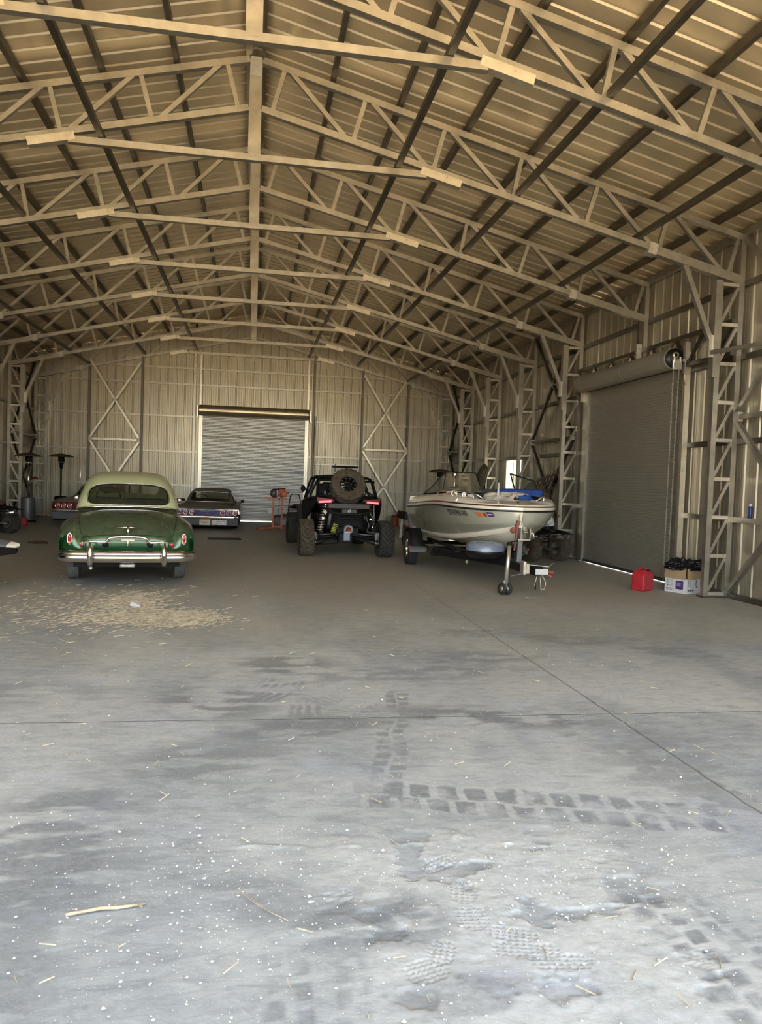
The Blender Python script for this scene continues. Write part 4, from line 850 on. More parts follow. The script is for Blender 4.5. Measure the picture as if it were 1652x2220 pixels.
    for s in (1, -1):
        G = []
        for p in cols['s']:
            wi = .20+.05*min(1, max(0, p.y)); y = p.y
            a = off(p, .022, .118, s); c_ = crown(p); b = off(p, .07, .135+c_*.8, s); c = off(p, min(wi, p.x*.7+.05), .145+c_, s)
            if y < .45: c = Vector((s*max(0, p.x*.35)*0, .45, 1.335+.02)); b = a*.5+c*.5+Vector((0, 0, .01))
            G.append([a, b, c])
        dk.grid(G)
        inner.append([r[2] for r in G])
    dk.add([off(cols['s'][0], .022, .118, 1), off(cols['s'][0], .022, .118, -1), Vector((0, .45, 1.355))], [(0, 1, 2)])
    dk.build('deck', 'hull', C, 0, 0)
    well = MB()
    for s, I in ((1, inner[0]), (-1, inner[1])): well.grid([[p, Vector((p.x*.93, p.y, p.z-.40))] for p in I])
    well.box((0, 3.3, .86), (1.5, 3.4, .04)).box((0, 1.2, 1.0), (.9, 1.0, .03)); well.build('cockpit_liner', 'hull', C)
    for s in (-1, 1):
        MB().box((s*.50, 1.42, 1.14), (.32, .9, .22)).build('bow_seat', 'beige_cloth', C, .06)
        MB().box((s*.50, 2.35, 1.22), (.55, .25, .50)).build('console', 'hull', C, .04)
        MB().box((s*.42, 3.3, 1.15), (.5, .5, .5)).box((s*.42, 3.5, 1.38), (.5, .12, .3)).build('helm_seat', 'interior', C, .05)
    MB().box((0, 4.75, 1.05), (1.7, .6, .4)).build('engine_box', 'beige_cloth', C, .05)
    # windshields
    def screen(nm, pts, m='glass', fr=.016):
        g = panel('glass_panel', pts, .008, m, None, 0); f = MB().tube([Vector(p) for p in pts], fr, 6, True).build(nm, 'black', C); g.parent = f; return f
    screen('windshield', [(-.83, 2.30, 1.44), (-.10, 2.12, 1.45), (-.22, 2.28, 1.83), (-.76, 2.42, 1.84)])
    screen('side_windshield', [(-.83, 2.30, 1.44), (-.76, 2.42, 1.84), (-.88, 3.35, 1.50), (-.97, 3.6, 1.38)])
    screen('windshield', [(.54, 2.10, 1.45), (1.06, 2.30, 1.44), (.96, 2.40, 1.72), (.44, 2.20, 1.84)])
    screen('side_windshield', [(1.06, 2.30, 1.44), (.96, 2.40, 1.72), (1.0, 3.3, 1.48), (1.04, 3.6, 1.38)])
    # rails, horn, lights, cleats
    for s in (-1, 1):
        rl = MB().tube(cr([(s*.45, .62, 1.36), (s*.62, .70, 1.46), (s*.84, 1.3, 1.49), (s*.93, 2.0, 1.46), (s*.95, 2.25, 1.42)], 5), .011, 8)
        for x, y in ((.62, .72), (.88, 1.5)): rl.tube([(s*x, y, 1.32), (s*x, y, 1.46)], .010, 8)
        rl.build('bow_rail', 'chrome', C)
    MB().tube([(-.98, 1.9, 1.38), (-.97, 1.6, 1.40)], .006).lathe([(.03, 0), (.05, -.02), (.03, -.06), (.06, -.08)], (-.84, 1.30, 1.44), 'y', 16).build('deck_horn', 'chrome', C)
    MB().lathe([(.02, 0), (.055, -.01), (.06, -.05), (.03, -.055)], (-.70, 1.10, 1.43), 'y', 16).build('deck_light', 'chrome', C)
    MB().box((-.86, .92, 1.33), (.05, .07, .03)).tube([(-.86, .86, 1.35), (-.86, .98, 1.35)], .01).build('cleat', 'chrome', C); MB().box((.05, .42, 1.39), (.09, .04, .03)).box((.03, .42, 1.41), (.03, .03, .04)).build('bow_light', 'black', C)
    MB().tube([(-.68, 2.0, 1.42), (-.68, 2.0, 1.76)], .014).lathe([(.02, 1.72), (.045, 1.74), (.045, 1.80), (.03, 1.82)], (-.68, 2.0, 0), 'z', 14).lathe([(.02, 1.55), (.035, 1.56), (.02, 1.60)], (-.68, 2.0, 0), 'z', 12).build('light_mast', 'chrome', C)
    MB().tube(cr([(-.68, 2.0, 1.5), (-.70, 1.8, 1.40), (-.55, 1.6, 1.38), (-.45, 1.5, 1.37), (-.2, 1.4, 1.36)], 5), .006, 5).build('mast_cable', 'black', C)
    MB().tube([(-.12, 1.0, 1.30), (-.10, 1.02, 1.66)], [.03, .012], 8).ell((-.13, 1.0, 1.33), (.09, .09, .1)).build('wrapped_lamp', 'white', C)
    # registration letters mapped on the hull side
    S3, N3 = cols['s'], cols['n']
    LUT = [(0, S3[0].y)]
    for i in range(len(S3)-1): LUT.append((LUT[-1][0]+math.hypot(S3[i+1].x-S3[i].x, S3[i+1].y-S3[i].y), S3[i+1].y))
    def hp(sl, t):
        """point on the port bow a girth distance sl from the stem, height fraction t"""
        for i in range(len(S3)-1):
            if LUT[i][0] <= sl <= LUT[i+1][0]:
                f = (sl-LUT[i][0])/(LUT[i+1][0]-LUT[i][0]); a = N3[i]*(1-f)+N3[i+1]*f; b = S3[i]*(1-f)+S3[i+1]*f; p = a*(1-t)+b*t; d = (S3[i+1]-S3[i]).normalized(); n = Vector((d.y, -d.x, 0)).normalized()*.022
                return Vector((-(p.x+n.x), p.y+n.y, p.z))
        return Vector((0, 0, 1))
    def letters(txt, y0, t0, size, m, name):
        cu = bpy.data.curves.new('t', 'FONT'); cu.body = txt; cu.size = size; cu.offset = .003; cu.space_character = 1.08; to = bpy.data.objects.new('t', cu); COL.objects.link(to)
        dg = bpy.context.evaluated_depsgraph_get(); me = bpy.data.meshes.new_from_object(to.evaluated_get(dg)); bpy.data.objects.remove(to)
        mx = max(v.co.x for v in me.vertices)
        for v in me.vertices: p = hp(y0-v.co.x, t0+v.co.y/.25); v.co = p
        me.materials.clear(); me.materials.append(M[m]); o = bpy.data.objects.new(name, me); COL.objects.link(o); o.parent = C; return o
    letters('CF 9190 HF', 1.68, .52, .125, 'ink', 'registration_number')
    def sticker(y0, y1, t0, t1, m, nm):
        pts = [hp(y0, t0), hp(y1, t0), hp(y1, t1), hp(y0, t1)]; return MB().add(pts, [(0, 1, 2, 3)]).build(nm, m, C)
    sticker(.79, .66, .50, .84, 'amber', 'orange_sticker'); sticker(.64, .60, .50, .82, 'redlens', 'red_sticker'); sticker(.57, .45, .52, .88, 'ink_purple', 'purple_sticker'); sticker(.56, .47, .64, .73, 'white', 'white_sticker')
    # small faded mark on the other bow
    p = [(.86, .70, 1.08), (.92, .80, 1.09), (.925, .80, 1.14), (.87, .70, 1.13)]; MB().add([Vector((x+.02, y, z)) for x, y, z in p], [(0, 1, 2, 3)]).build('faded_sticker', 'rust', C)
    MB().tube([(0, .04, .98), (0, -.04, 1.0), (0, .04, 1.03)], .012).build('bow_eye', 'chrome', C)
boat()
# loose things lying in the boat
def blob(name, label, cat, c, d, m, seed, amp=.25, parent=None, n=28, k=18, sq=.5):
    r = random.Random(seed); ph = [(r.random()*6, r.randint(2, 5), r.randint(1, 4)) for _ in range(5)]; G = []
    for i in range(k+1):
        u = PI*i/k; row = []
        for j in range(n+1):
            v = 2*PI*(j % n)/n; x, y, z = math.sin(u)*math.cos(v), math.sin(u)*math.sin(v), math.cos(u)
            x, y, z = [abs(q)**sq*(1 if q > 0 else -1) for q in (x, y, z)]; f = 1+amp*sum(math.sin(a+b*v+c_*u) for a, b, c_ in ph)/5*math.sin(u)
            row.append((c[0]+x*d[0]/2*f, c[1]+y*d[1]/2*f, c[2]+z*d[2]/2*(1+amp*sum(math.sin(a+b*v+c_*u*2) for a, b, c_ in ph)/5)))
        G.append(row)
    o = MB().grid(G).build(name, m, parent)
    if label: tag(o, label, cat)
    return o
blob('boat_cushion', 'long blue cushion lying across the front of the boat', 'cushion', (4.98, 13.75, 1.51), (.84, .34, .18), 'blue_cloth', 2, .05, sq=.35)
blob('crumpled_cloth', 'crumpled blue cloth in front of the blue boat cushion', 'cloth', (4.72, 13.15, 1.42), (.52, .3, .15), 'blue_cloth', 5, .6)
blob('towel', 'crumpled beige towel at the bow of the boat', 'towel', (4.42, 13.1, 1.43), (.50, .26, .16), 'beige_cloth', 8, .8)
blob('towel', 'pale end of towel draped over the blue cloth in the boat', 'towel', (4.72, 13.12, 1.50), (.36, .16, .06), 'beige_cloth', 11, .7)
blob('lime_rag', 'lime yellow rag by the bow light of the boat', 'rag', (4.72, 12.75, 1.375), (.26, .16, .05), 'lime', 3, .6)
blob('black_bag', 'black bundle of gear on the right side of the open bow', 'bag', (5.02, 13.25, 1.40), (.60, .34, .12), 'bag', 14, .6)
tag(MB().beam((4.92, 12.9, 1.40), (5.22, 13.3, 1.43), .05, .02).build('paddle', 'white'), 'white paddle blade lying in the bow on the black bundle', 'paddle')
# ------------------------------------------------------------------ trailer
def trailer():
    C = thing('boat_trailer', 'black boat trailer with jack wheel and step under the motorboat', 'trailer', (4.30, 11.1, 0), 0)
    for s in (-1, 1):
        MB().beam((s*.05, 1.0, .40), (s*.82, 3.0, .38), .07, .12).beam((s*.82, 3.0, .38), (s*.84, 5.9, .40), .07, .12).build('frame_rail', 'black_gloss', C, .008)
        w_ = wheel(C, s*1.02, 4.18, .34, .20, .20, 'rubber', 'chrome', rib_, .007, 72, 8, s)
        fp = [(s*.98+x, 4.18+.40*math.cos(a), .36+.38*math.sin(a)) for a in [PI*k/12 for k in range(13)] for x in (-.13, .13)]
        MB().grid([[fp[2*i], fp[2*i+1]] for i in range(13)]).build('mudguard', 'black', C, 0, .012)
        MB().box((s*.98, 3.62, .40), (.42, .38, .025)).box((s*.98, 3.44, .36), (.42, .02, .09)).build('step_plate', 'rubber_dusty', C, .006)
        MB().ell((s*.80, 3.42, .36), (.06, .03, .06)).build('amber_marker', 'amber', C); MB().ell((s*1.18, 3.42, .41), (.045, .03, .05)).build('red_marker', 'redlens', C)
        MB().beam((s*1.16, 4.55, .5), (s*1.10, 4.7, .98), .05, .05).build('guide_post', 'grey_paint', C); MB().beam((s*.95, 4.1, .40), (s*1.05, 4.35, .98), .05, .05).build('guide_post', 'grey_paint', C)
        MB().box((s*1.14, 4.55, .98), (.05, .9, .16)).build('guide_bunk', 'black', C, .02)
        for y in (2.2, 4.6): MB().box((s*.4, y, .44), (.08, .5, .06)).beam((s*.4, y, .25), (s*.4, y, .42), .05, .05).build('roller_bracket', 'galv', C, .01)
        MB().box((s*.4, 3.6, .45), (.08, 3.4, .05)).build('hull_bunk', 'rubber', C, .01)
    MB().beam((0, .25, .38), (0, 2.6, .38), .09, .13).build('tongue', 'black_gloss', C, .01)
    for y, a in ((3.0, .86), (4.18, .95), (5.7, .86)): MB().beam((-a, y, .34), (a, y, .34), .07, .08).build('cross_member', 'black', C)
    MB().beam((.02, .30, .40), (.13, .04, .37), .16, .13).build('coupler_block', 'black', C, .01)
    MB().box((.14, -.032, .375), (.20, .006, .085)).box((.17, -.036, .375), (.10, .004, .012), (0, -.6, 0)).build('coupler_label', 'white', C)
    MB().box((-.08, .10, .41), (.10, .16, .16)).box((-.11, .08, .42), (.05, .14, .20)).build('jack_clamp', 'galv_bright', C, .01)
    MB().beam((.0, .15, .46), (.26, .0, .45), .02, .012).beam((.26, 0, .45), (.38, .12, .50), .02, .012).build('coupler_latch', 'galv', C)
    MB().box((.30, .1, .36), (.14, .1, .05)).beam((.23, .03, .33), (.32, -.02, .30), .03, .03).build('coupler_ball_latch', 'rust', C, .01)
    MB().tube([(-.375, .10, .12), (-.33, .12, .76)], .030, 14).build('jack_tube', 'galv_bright', C)
    MB().lathe([(.001, .80), (.036, .80), (.040, .77), (.036, .75)], (-.33, .12, 0), 'z', 14).tube([(-.33, .12, .80), (-.22, .12, .82)], .01).build('jack_cap', 'black', C)
    for dx in (-.045, .045):
        j = MB().grid([[p for p in r] for r in [[(a, r_*math.cos(2*PI*i/24), r_*math.sin(2*PI*i/24)) for i in range(25)] for r_, a in ((.04, -.02), (.085, -.022), (.095, 0), (.085, .022), (.04, .02), (.04, -.02))]]).build('jack_wheel', 'rubber', C); j.location = (-.385+dx*1.0, .10, .095); j.rotation_euler = (0, 0, .35)
        MB().lathe([(.001, -.022), (.045, -.022), (.045, .022), (.001, .022)], axis='x', n=14).build('hub', 'galv', j)
    MB().box((-.38, .10, .16), (.07, .04, .12)).build('wheel_fork', 'galv', C)
    MB().beam((.05, .78, .42), (.08, .80, .95), .08, .08).build('winch_post', 'grey_paint', C, .01)
    wn = MB().lathe([(.06, -.06), (.02, -.055), (.02, .055), (.06, .06)], (.10, .72, .92), 'x', 18).box((.03, .72, .90), (.012, .16, .18)).box((.18, .72, .90), (.012, .16, .18)).box((.10, .72, .80), (.2, .1, .02)); wn.build('winch', 'galv', C)
    MB().tube([(.18, .70, .92), (.26, .70, .90), (.26, .66, .82)], .01).build('winch_handle', 'chrome_dull', C)
    MB().ell((-.10, .66, .95), (.10, .10, .10)).box((-.06, .64, .80), (.02, .04, .34), (0, .1, 0)).box((-.02, .70, 1.02), (.05, .06, .16), (0, .3, 0)).build('winch_strap', 'faded_red', C)
    for k, (x, m, pts) in enumerate(((0, 'rope', [(.10, .05, .31), (.06, .03, .18), (.07, .04, .14)]), (1, 'black', [(.07, .04, .2), (.07, .02, .10)]), (2, 'rope', [(.17, .04, .32), (.22, .0, .2), (.18, -.02, .10), (.13, -.02, .14)]), (3, 'galv', [(.14, .03, .30), (.14, -.02, .12), (.14, -.10, .012), (.02, -.14, .01), (-.15, -.16, .01)]))):
        MB().tube(cr(pts, 6), .007 if k != 1 else .012, 6).build('safety_chain' if k == 3 else 'wiring_lead', m, C)
    MB().tube([(.02, .4, .30), (-.16, .5, .24), (-.12, .6, .12)], .006).build('brake_line', 'rope', C)
    MB().beam((.1, 1.2, .42), (.75, 2.5, .42), .06, .05).beam((.05, .8, .35), (.45, 1.3, .33), .03, .03).build('swing_brace', 'galv_dark', C)
    T = thing('spare_tyre_cover', 'blue-grey spare tyre cover lying on the trailer tongue behind the jack', 'cover', (3.93, 12.32, 0))
    MB().lathe([(.001, .725), (.20, .72), (.28, .70), (.315, .66), (.32, .575)], axis='z', n=36).build('cover_top', 'bluegrey', T)
    MB().lathe([(.32, .575), (.325, .56), (.31, .50), (.25, .46), (.001, .45)], axis='z', n=36).build('tyre', 'black_gloss', T)
trailer()
# ------------------------------------------------------------------ quads
def quad(label, loc, rz, body, mud=True):
    C = thing('quad_bike', label, 'quad bike', loc, rz); tm = 'rubber_mud' if mud else 'rubber_knob'
    for s in (-1, 1):
        wheel(C, s*.42, -.62, .28, .26, .13, tm, 'galv', knob, .02, 60, 6, s); wheel(C, s*.42, .62, .27, .20, .13, tm, 'galv', knob, .02, 60, 6, s)
        panel('rear_fender', [(s*.12, -1.0, .66), (s*.48, -.98, .62), (s*.52, -.5, .68), (s*.40, -.2, .60), (s*.14, -.3, .68)], .025, body, C)
        panel('front_fender', [(s*.14, .30, .62), (s*.44, .25, .56), (s*.52, .6, .66), (s*.46, .98, .58), (s*.14, .9, .66)], .025, body, C)
        MB().tube([(s*.13, -.6, .30), (s*.13, 0, .28), (s*.15, .6, .32), (s*.12, .8, .6), (s*.10, .3, .68), (s*.10, -.7, .62), (s*.13, -.6, .30)], .018, 8).build('frame_tube', 'galv_dark', C)
        MB().tube([(s*.10, .62, .30), (s*.40, .62, .28)], .02).tube([(s*.2, .6, .6), (s*.33, .62, .32)], .03).build('suspension_arm', 'chrome_dull', C)
        MB().tube([(s*.04, .42, .92), (s*.20, .38, .98), (s*.40, .30, .96)], .014, 8).build('handlebar', 'black', C); MB().tube([(s*.29, .345, .97), (s*.41, .295, .96)], .022, 8).build('grip', 'black', C)
    blob('seat', None, None, (0, -.35, .76), (.30, .85, .16), 'black', 4, .1, C, sq=.5)
    blob('fuel_tank', None, None, (0, .18, .78), (.30, .42, .22), body, 6, .1, C, sq=.6)
    MB().box((0, -.02, .42), (.24, .42, .26)).lathe([(.11, -.16), (.12, 0), (.11, .16)], (0, -.1, .38), 'x', 18).lathe([(.06, .3), (.09, .32), (.09, .34), (.06, .36), (.09, .38), (.09, .40), (.06, .42), (.09, .45), (.09, .5), (.02, .55)], (0, .08, .1), 'z', 14).build('engine', 'chrome_dull', C, .01)
    MB().tube([(.12, .2, .5), (.2, .0, .5), (.22, -.5, .52), (.2, -.95, .56)], [.02, .022, .05, .05], 10).build('exhaust', 'chrome_dull', C)
    MB().tube([(0, .55, .5), (0, .42, .92)], .02).tube([(-.3, -.95, .68), (.3, -.95, .68)], .012).tube([(-.3, -.6, .70), (.3, -.6, .70)], .012).tube([(-.3, -.95, .68), (-.3, -.6, .7)], .012).tube([(.3, -.95, .68), (.3, -.6, .7)], .012).build('rear_rack', 'black', C)
    MB().tube([(0, -.9, .28), (0, .0, .3)], .03).tube([(-.4, -.62, .28), (.4, -.62, .28)], .025).build('axle', 'galv_dark', C)
    MB().ell((0, .98, .62), (.26, .12, .16)).build('headlight', 'galv_bright', C); MB().tube([(-.2, 1.0, .35), (-.22, 1.08, .55), (.22, 1.08, .55), (.2, 1.0, .35)], .014).build('front_bumper', 'chrome_dull', C)
    return C
quad('muddy quad bike with exposed engine, parked behind the boat bow on the right', (6.36, 17.0, 0), .35, 'black')
quad('black and red quad bike cut off at the left edge of the view', (-6.75, 20.9, 0), 1.2, 'black', False)
blob('plastic_bag', 'crumpled white plastic bag on the seat of the muddy quad bike', 'bag', (6.48, 16.2, .92), (.30, .25, .20), 'white', 9, .8)
o = blob('fabric_bundle', 'small pink and black bundle on the left edge quad bike', 'bundle', (-6.2, 20.3, .80), (.42, .3, .16), 'red_car', 19, .5)
# ------------------------------------------------------------------ patio heaters
def heater(label, loc, tank, pole, dish, h=2.2, tiltx=0, group='patio heaters'):
    C = thing('patio_heater', label, 'patio heater', loc, 0, group); C.rotation_euler = (tiltx, 0, 0)
    MB().lathe([(.001, 0), (.24, .0), (.25, .03), (.22, .05), (.20, .08)], axis='z', n=28).build('base', 'black', C)
    MB().lathe([(.20, .08), (.205, .1), (.205, .74), (.19, .78), (.03, .80), (.001, .80)], axis='z', n=32).build('tank_housing', tank, C)
    MB().tube([(0, 0, .78), (0, 0, h-.32)], .028, 14).build('pole', pole, C)
    MB().lathe([(.03, h-.55), (.05, h-.50), (.055, h-.40), (.08, h-.38), (.08, h-.33)], axis='z', n=20).build('burner', pole, C)
    MB().lathe([(.10, h-.30), (.10, h-.12), (.14, h-.10)], axis='z', n=24).build('heat_screen', 'black', C)
    MB().lathe([(.001, h-.10), (.14, h-.10), (.40, h-.14), (.41, h-.13), (.25, h-.06), (.001, h-.02)], axis='z', n=36).build('reflector', dish, C)
    return C
heater('patio heater with wide reflector and grey tank, far left by the wall', (-6.84, 25.75, 0), 'grey_paint', 'chrome', 'brown')
heater('dark patio heater with domed reflector behind the maroon car', (-6.30, 27.6, 0), 'black', 'black', 'brown', 2.25)
heater('dark patio heater, only its reflector showing over the boat windshield', (6.20, 25.0, 0), 'black', 'black', 'brown', 2.16)
T = thing('reflector_dish', 'bronze heater reflector dish propped on edge behind the boat', 'dish', (5.50, 18.0, 0))
d = MB().lathe([(.001, .03), (.15, .02), (.33, -.05), (.335, -.06), (.15, 0), (.001, .01)], axis='x', n=36).build('dish', 'galv', T); d.location = (.08, 0, 1.82); d.rotation_euler = (0, .18, .10)
MB().tube([(.12, 0, 0), (.1, 0, 1.8)], .025).lathe([(.001, 0), (.22, 0), (.22, .04), (.03, .06)], (.12, 0, 0), 'z', 20).build('stand', 'black', T)
# ------------------------------------------------------------------ hay rake
T = thing('slatted_rake', 'rusty brown slatted rake head with curved tines standing by the right wall', 'rake', (7.03, 18.3, 0), -.12)
P = lambda u, v: Vector((-.42+u*.80+v*.10, v*-.25+.10*math.sin(PI*v), 1.12+v*.66+u*.22-.16*(1-u)**2*v))
for k in range(11):
    u = k/10; MB().tube([P(u, v/8)+Vector((0, 0, 0)) for v in range(9)]+[P(u, 1)+Vector((.05, -.03, .11))], [.022]*9+[.006], 6).build('tine', 'brown', T)
for v in (.08, .45, .8, 1.0): MB().tube([P(u/8, v) for u in range(9)], .028, 8).build('rail', 'brown', T)
MB().tube([(.42, -.12, 1.75), (.50, -.20, 2.15)], .045, 10).build('grip', 'black', T)
for x in (-.3, .35): MB().tube([(x, 0, 0), (x+.05, -.05, 1.35)], .025, 8).build('leg', 'brown', T)
MB().tube([(-.3, 0, .3), (.35, 0, .3)], .02).tube([(-.3, 0, .9), (.38, 0, .9)], .02).build('crossbar', 'brown', T)
# ------------------------------------------------------------------ engine stand
T = thing('engine_stand', 'orange engine stand in front of the back roll-up door', 'stand', (.90, 25.0, 0))
for s in (-1, 1):
    MB().box((s*.14, 0, .52), (.055, .055, 1.0)).build('post', 'orange', T); MB().box((s*.14, 0, .66), (.07, .07, .03)).build('post_collar', 'rust', T)
    MB().beam((s*.14, -.02, .06), (s*.62, -.32, .035), .05, .05).beam((s*.14, 0, .09), (s*.30, .55, .05), .05, .05).build('leg', 'orange', T)
    MB().lathe([(.001, -.012), (.035, -.012), (.035, .012), (.001, .012)], (s*.62, -.32, .035), 'x', 12).build('caster', 'black', T)
MB().box((0, 0, .10), (.34, .05, .05)).box((0, 0, 1.0), (.62, .05, .05)).box((-.36, 0, 1.02), (.14, .03, .03)).build('crossbar', 'orange', T)
MB().box((-.24, -.04, .58), (.11, .02, .14)).build('paper_tag', 'white', T)
E_ = thing('engine', 'orange engine block with grey bell housing bolted on the orange stand', 'engine', (.90, 25.0, 1.02))
MB().box((.14, 0, .13), (.26, .3, .20)).box((.12, .12, .22), (.2, .12, .1), (.5, 0, 0)).box((.12, -.12, .22), (.2, .12, .1), (-.5, 0, 0)).build('block', 'orange', E_, .02)
MB().lathe([(.08, -.02), (.12, -.03), (.145, -.14), (.10, -.2), (.05, -.22)], (-.02, 0, .14), 'x', 20).build('bell_housing', 'grey_paint', E_)
MB().box((-.06, -.03, .27), (.16, .1, .04)).box((.10, 0, .29), (.24, .06, .03)).tube([(.2, 0, .26), (.2, 0, .31)], .04).build('intake', 'black', E_, .01)
for s in (-1, 1): MB().tube([(s*.10, -.16, .02), (s*.06, -.18, .08), (s*.1, -.17, .16)], .02).tube([(s*.10+.05, -.16, .02), (s*.06+.08, -.18, .1)], .015).build('exhaust_manifold', 'rust', E_)
MB().lathe([(.02, .0), (.05, .01), (.05, .03), (.02, .04)], (.30, 0, .16), 'x', 16).build('pulley', 'rust', E_); MB().tube([(.05, -.1, 0), (.04, -.12, -.5)], .008).build('hanging_hose', 'black', E_)
blob('duffel_bag', 'dark bag on the floor behind the orange engine stand', 'bag', (1.12, 26.6, .20), (.62, .4, .40), 'grey_paint', 21, .35)
T = thing('hand_truck', 'thin black hand truck frame beside the buggy by the back door', 'hand truck', (1.42, 24.0, 0))
MB().tube(cr([(-.24, .0, .12), (-.22, 0, .68), (-.17, 0, 1.08), (-.12, 0, 1.16), (.05, 0, 1.17), (.11, 0, 1.10), (.18, 0, .68), (.24, 0, .12)], 5), .016, 8).build('frame', 'black', T)
for z, a in ((.68, .24), (.30, .23)): MB().tube([(-a, 0, z), (a-.02, 0, z)], .012).build('crossbar', 'black', T)
for s in (-1, 1): MB().lathe([(.001, -.03), (.12, -.03), (.12, .03), (.001, .03)], (s*.22, .1, .12), 'x', 20).build('wheel', 'rubber', T)
MB().box((0, -.10, .02), (.4, .2, .01)).beam((-.2, 0, .02), (-.2, 0, .3), .02, .02).beam((.2, 0, .02), (.2, 0, .3), .02, .02).build('toe_plate', 'black', T)
# ------------------------------------------------------------------ fuel cans, boxes
def can(name, label, loc, rz, d, m, spout=True):
    T = thing(name, label, 'fuel can', loc, rz); w_, l_, h_ = d
    pr = [(-w_/2, 0), (w_/2, 0), (w_/2, h_*.74), (w_*.28, h_*.93), (-w_*.28, h_*.93), (-w_/2, h_*.74)]
    MB().prism(pr, lambda u, v, q: (u, q, v), -l_/2, l_/2).build('body', m, T, min(w_, l_)*.12)
    MB().tube(cr([(0, -l_*.30, h_*.90), (0, -l_*.22, h_*1.02), (0, l_*.18, h_*1.02), (0, l_*.26, h_*.90)], 4), h_*.035, 8).build('handle', m, T)
    MB().lathe([(h_*.09, 0), (h_*.09, h_*.07), (.001, h_*.08)], (0, -l_*.40, h_*.90), 'z', 14).build('cap', 'black' if spout else m, T)
    MB().box((-w_/2-.001, 0, h_*.42), (.006, l_*.5, h_*.34)).build('embossed_panel', m, T, .004)
    return T
can('fuel_can', 'red plastic fuel can on the floor in front of the right side door', (6.50, 11.86, 0), .55, (.30, .24, .37), 'red_plastic')
can('fuel_can', 'red plastic fuel can beside the grey tank patio heater', (-6.55, 24.1, 0), .1, (.28, .2, .27), 'red_plastic')
T = thing('metal_fuel_can', 'round red metal fuel can with bent spout at the foot of the back wall', 'fuel can', (5.33, 28.2, 0))
MB().lathe([(.001, 0), (.14, 0), (.145, .02), (.145, .34), (.10, .42), (.04, .44), (.001, .44)], axis='z', n=24).build('body', 'rust', T); MB().tube([(-.05, 0, .42), (-.16, 0, .40), (-.28, 0, .34)], .012).build('spout', 'rust', T); MB().tube(ring((0, 0, .50), .07, 14), .008, 5, True).build('handle', 'rust', T)
tag(MB().lathe([(.001, 0), (.15, 0), (.18, .05), (.17, .05), (.14, .01)], (5.72, 27.9, 0), 'z', 20).box((5.9, 27.9, .10), (.12, .16, .18)).build('oil_pan', 'rust'), 'rusty red pan beside the round metal fuel can', 'pan')
tag(blob('dark_rag', None, None, (5.15, 24.6, .03), (.30, .2, .06), 'black', 31, .5), 'dark rag on the floor between buggy and boat', 'rag')
# cardboard box with bin bag
T = thing('cardboard_box', 'opened cardboard carton with white printed sides between side door and near column', 'box', (7.20, 11.78, 0), .42)
W_, L2, H_ = .46, .40, .24
MB().box((0, -L2/2, H_/2), (W_, .01, H_)).box((0, L2/2, H_/2), (W_, .01, H_)).box((-W_/2, 0, H_/2), (.01, L2, H_)).box((W_/2, 0, H_/2), (.01, L2, H_)).box((0, 0, .006), (W_, L2, .01)).build('carton', 'white', T)
for nm, pts in (('flap', [(-W_/2, -L2/2-.012, H_+.17), (W_/2, -L2/2-.012, H_+.17), (W_/2, -L2/2-.02, H_-.01), (-W_/2, -L2/2-.02, H_-.01)]), ('flap', [(-W_/2-.012, L2/2, H_+.17), (-W_/2-.012, -L2/2, H_+.17), (-W_/2-.02, -L2/2, H_-.01), (-W_/2-.02, L2/2, H_-.01)]), ('flap', [(W_/2+.012, -L2/2, H_+.17), (W_/2+.012, L2/2, H_+.17), (W_/2+.02, L2/2, H_), (W_/2+.02, -L2/2, H_)]), ('flap', [(-W_/2, L2/2+.012, H_+.17), (W_/2, L2/2+.012, H_+.17), (W_/2, L2/2+.02, H_), (-W_/2, L2/2+.02, H_)])):
    panel(nm, pts, .006, 'cardboard', T, 0)
pr = MB(); yq = -L2/2-.008
for k in range(4): pr.box((-.19, yq, .20-.028*k), (.016, .003, .016)).box((-.13, yq, .204-.028*k), (.06, .003, .004)).box((-.14, yq, .194-.028*k), (.045, .003, .003))
for k in range(3): pr.tube([(-.17+.055*k+.018*math.cos(a), yq, .05+.018*math.sin(a)) for a in [2*PI*i/12 for i in range(12)]], .003, 4, True).box((-.17+.055*k, yq, .05), (.02, .003, .014))
pr.tube([(.02, yq, .22), (.02, yq, .13), (.03, yq, .10), (.06, yq, .10)], .005, 5).tube([(.14, yq, .22), (.14, yq, .13), (.15, yq, .10), (.19, yq, .10)], .005, 5).build('printed_icons', 'ink', T)
pr = MB(); xq = -W_/2-.008
for k in range(4): pr.box((xq, .14, .20-.03*k), (.003, .016, .016)).box((xq, .08, .204-.03*k), (.003, .06, .004))
for k in range(3): pr.tube([(xq, .15-.05*k+.018*math.cos(a), .05+.018*math.sin(a)) for a in [2*PI*i/12 for i in range(12)]], .003, 4, True)
pr.build('printed_icons', 'ink', T); MB().box((xq, -.08, .13), (.003, .14, .14)).build('printed_picture', 'ink_purple', T); MB().box((xq-.003, -.07, .14), (.003, .07, .06)).build('printed_highlight', 'bluegrey', T)
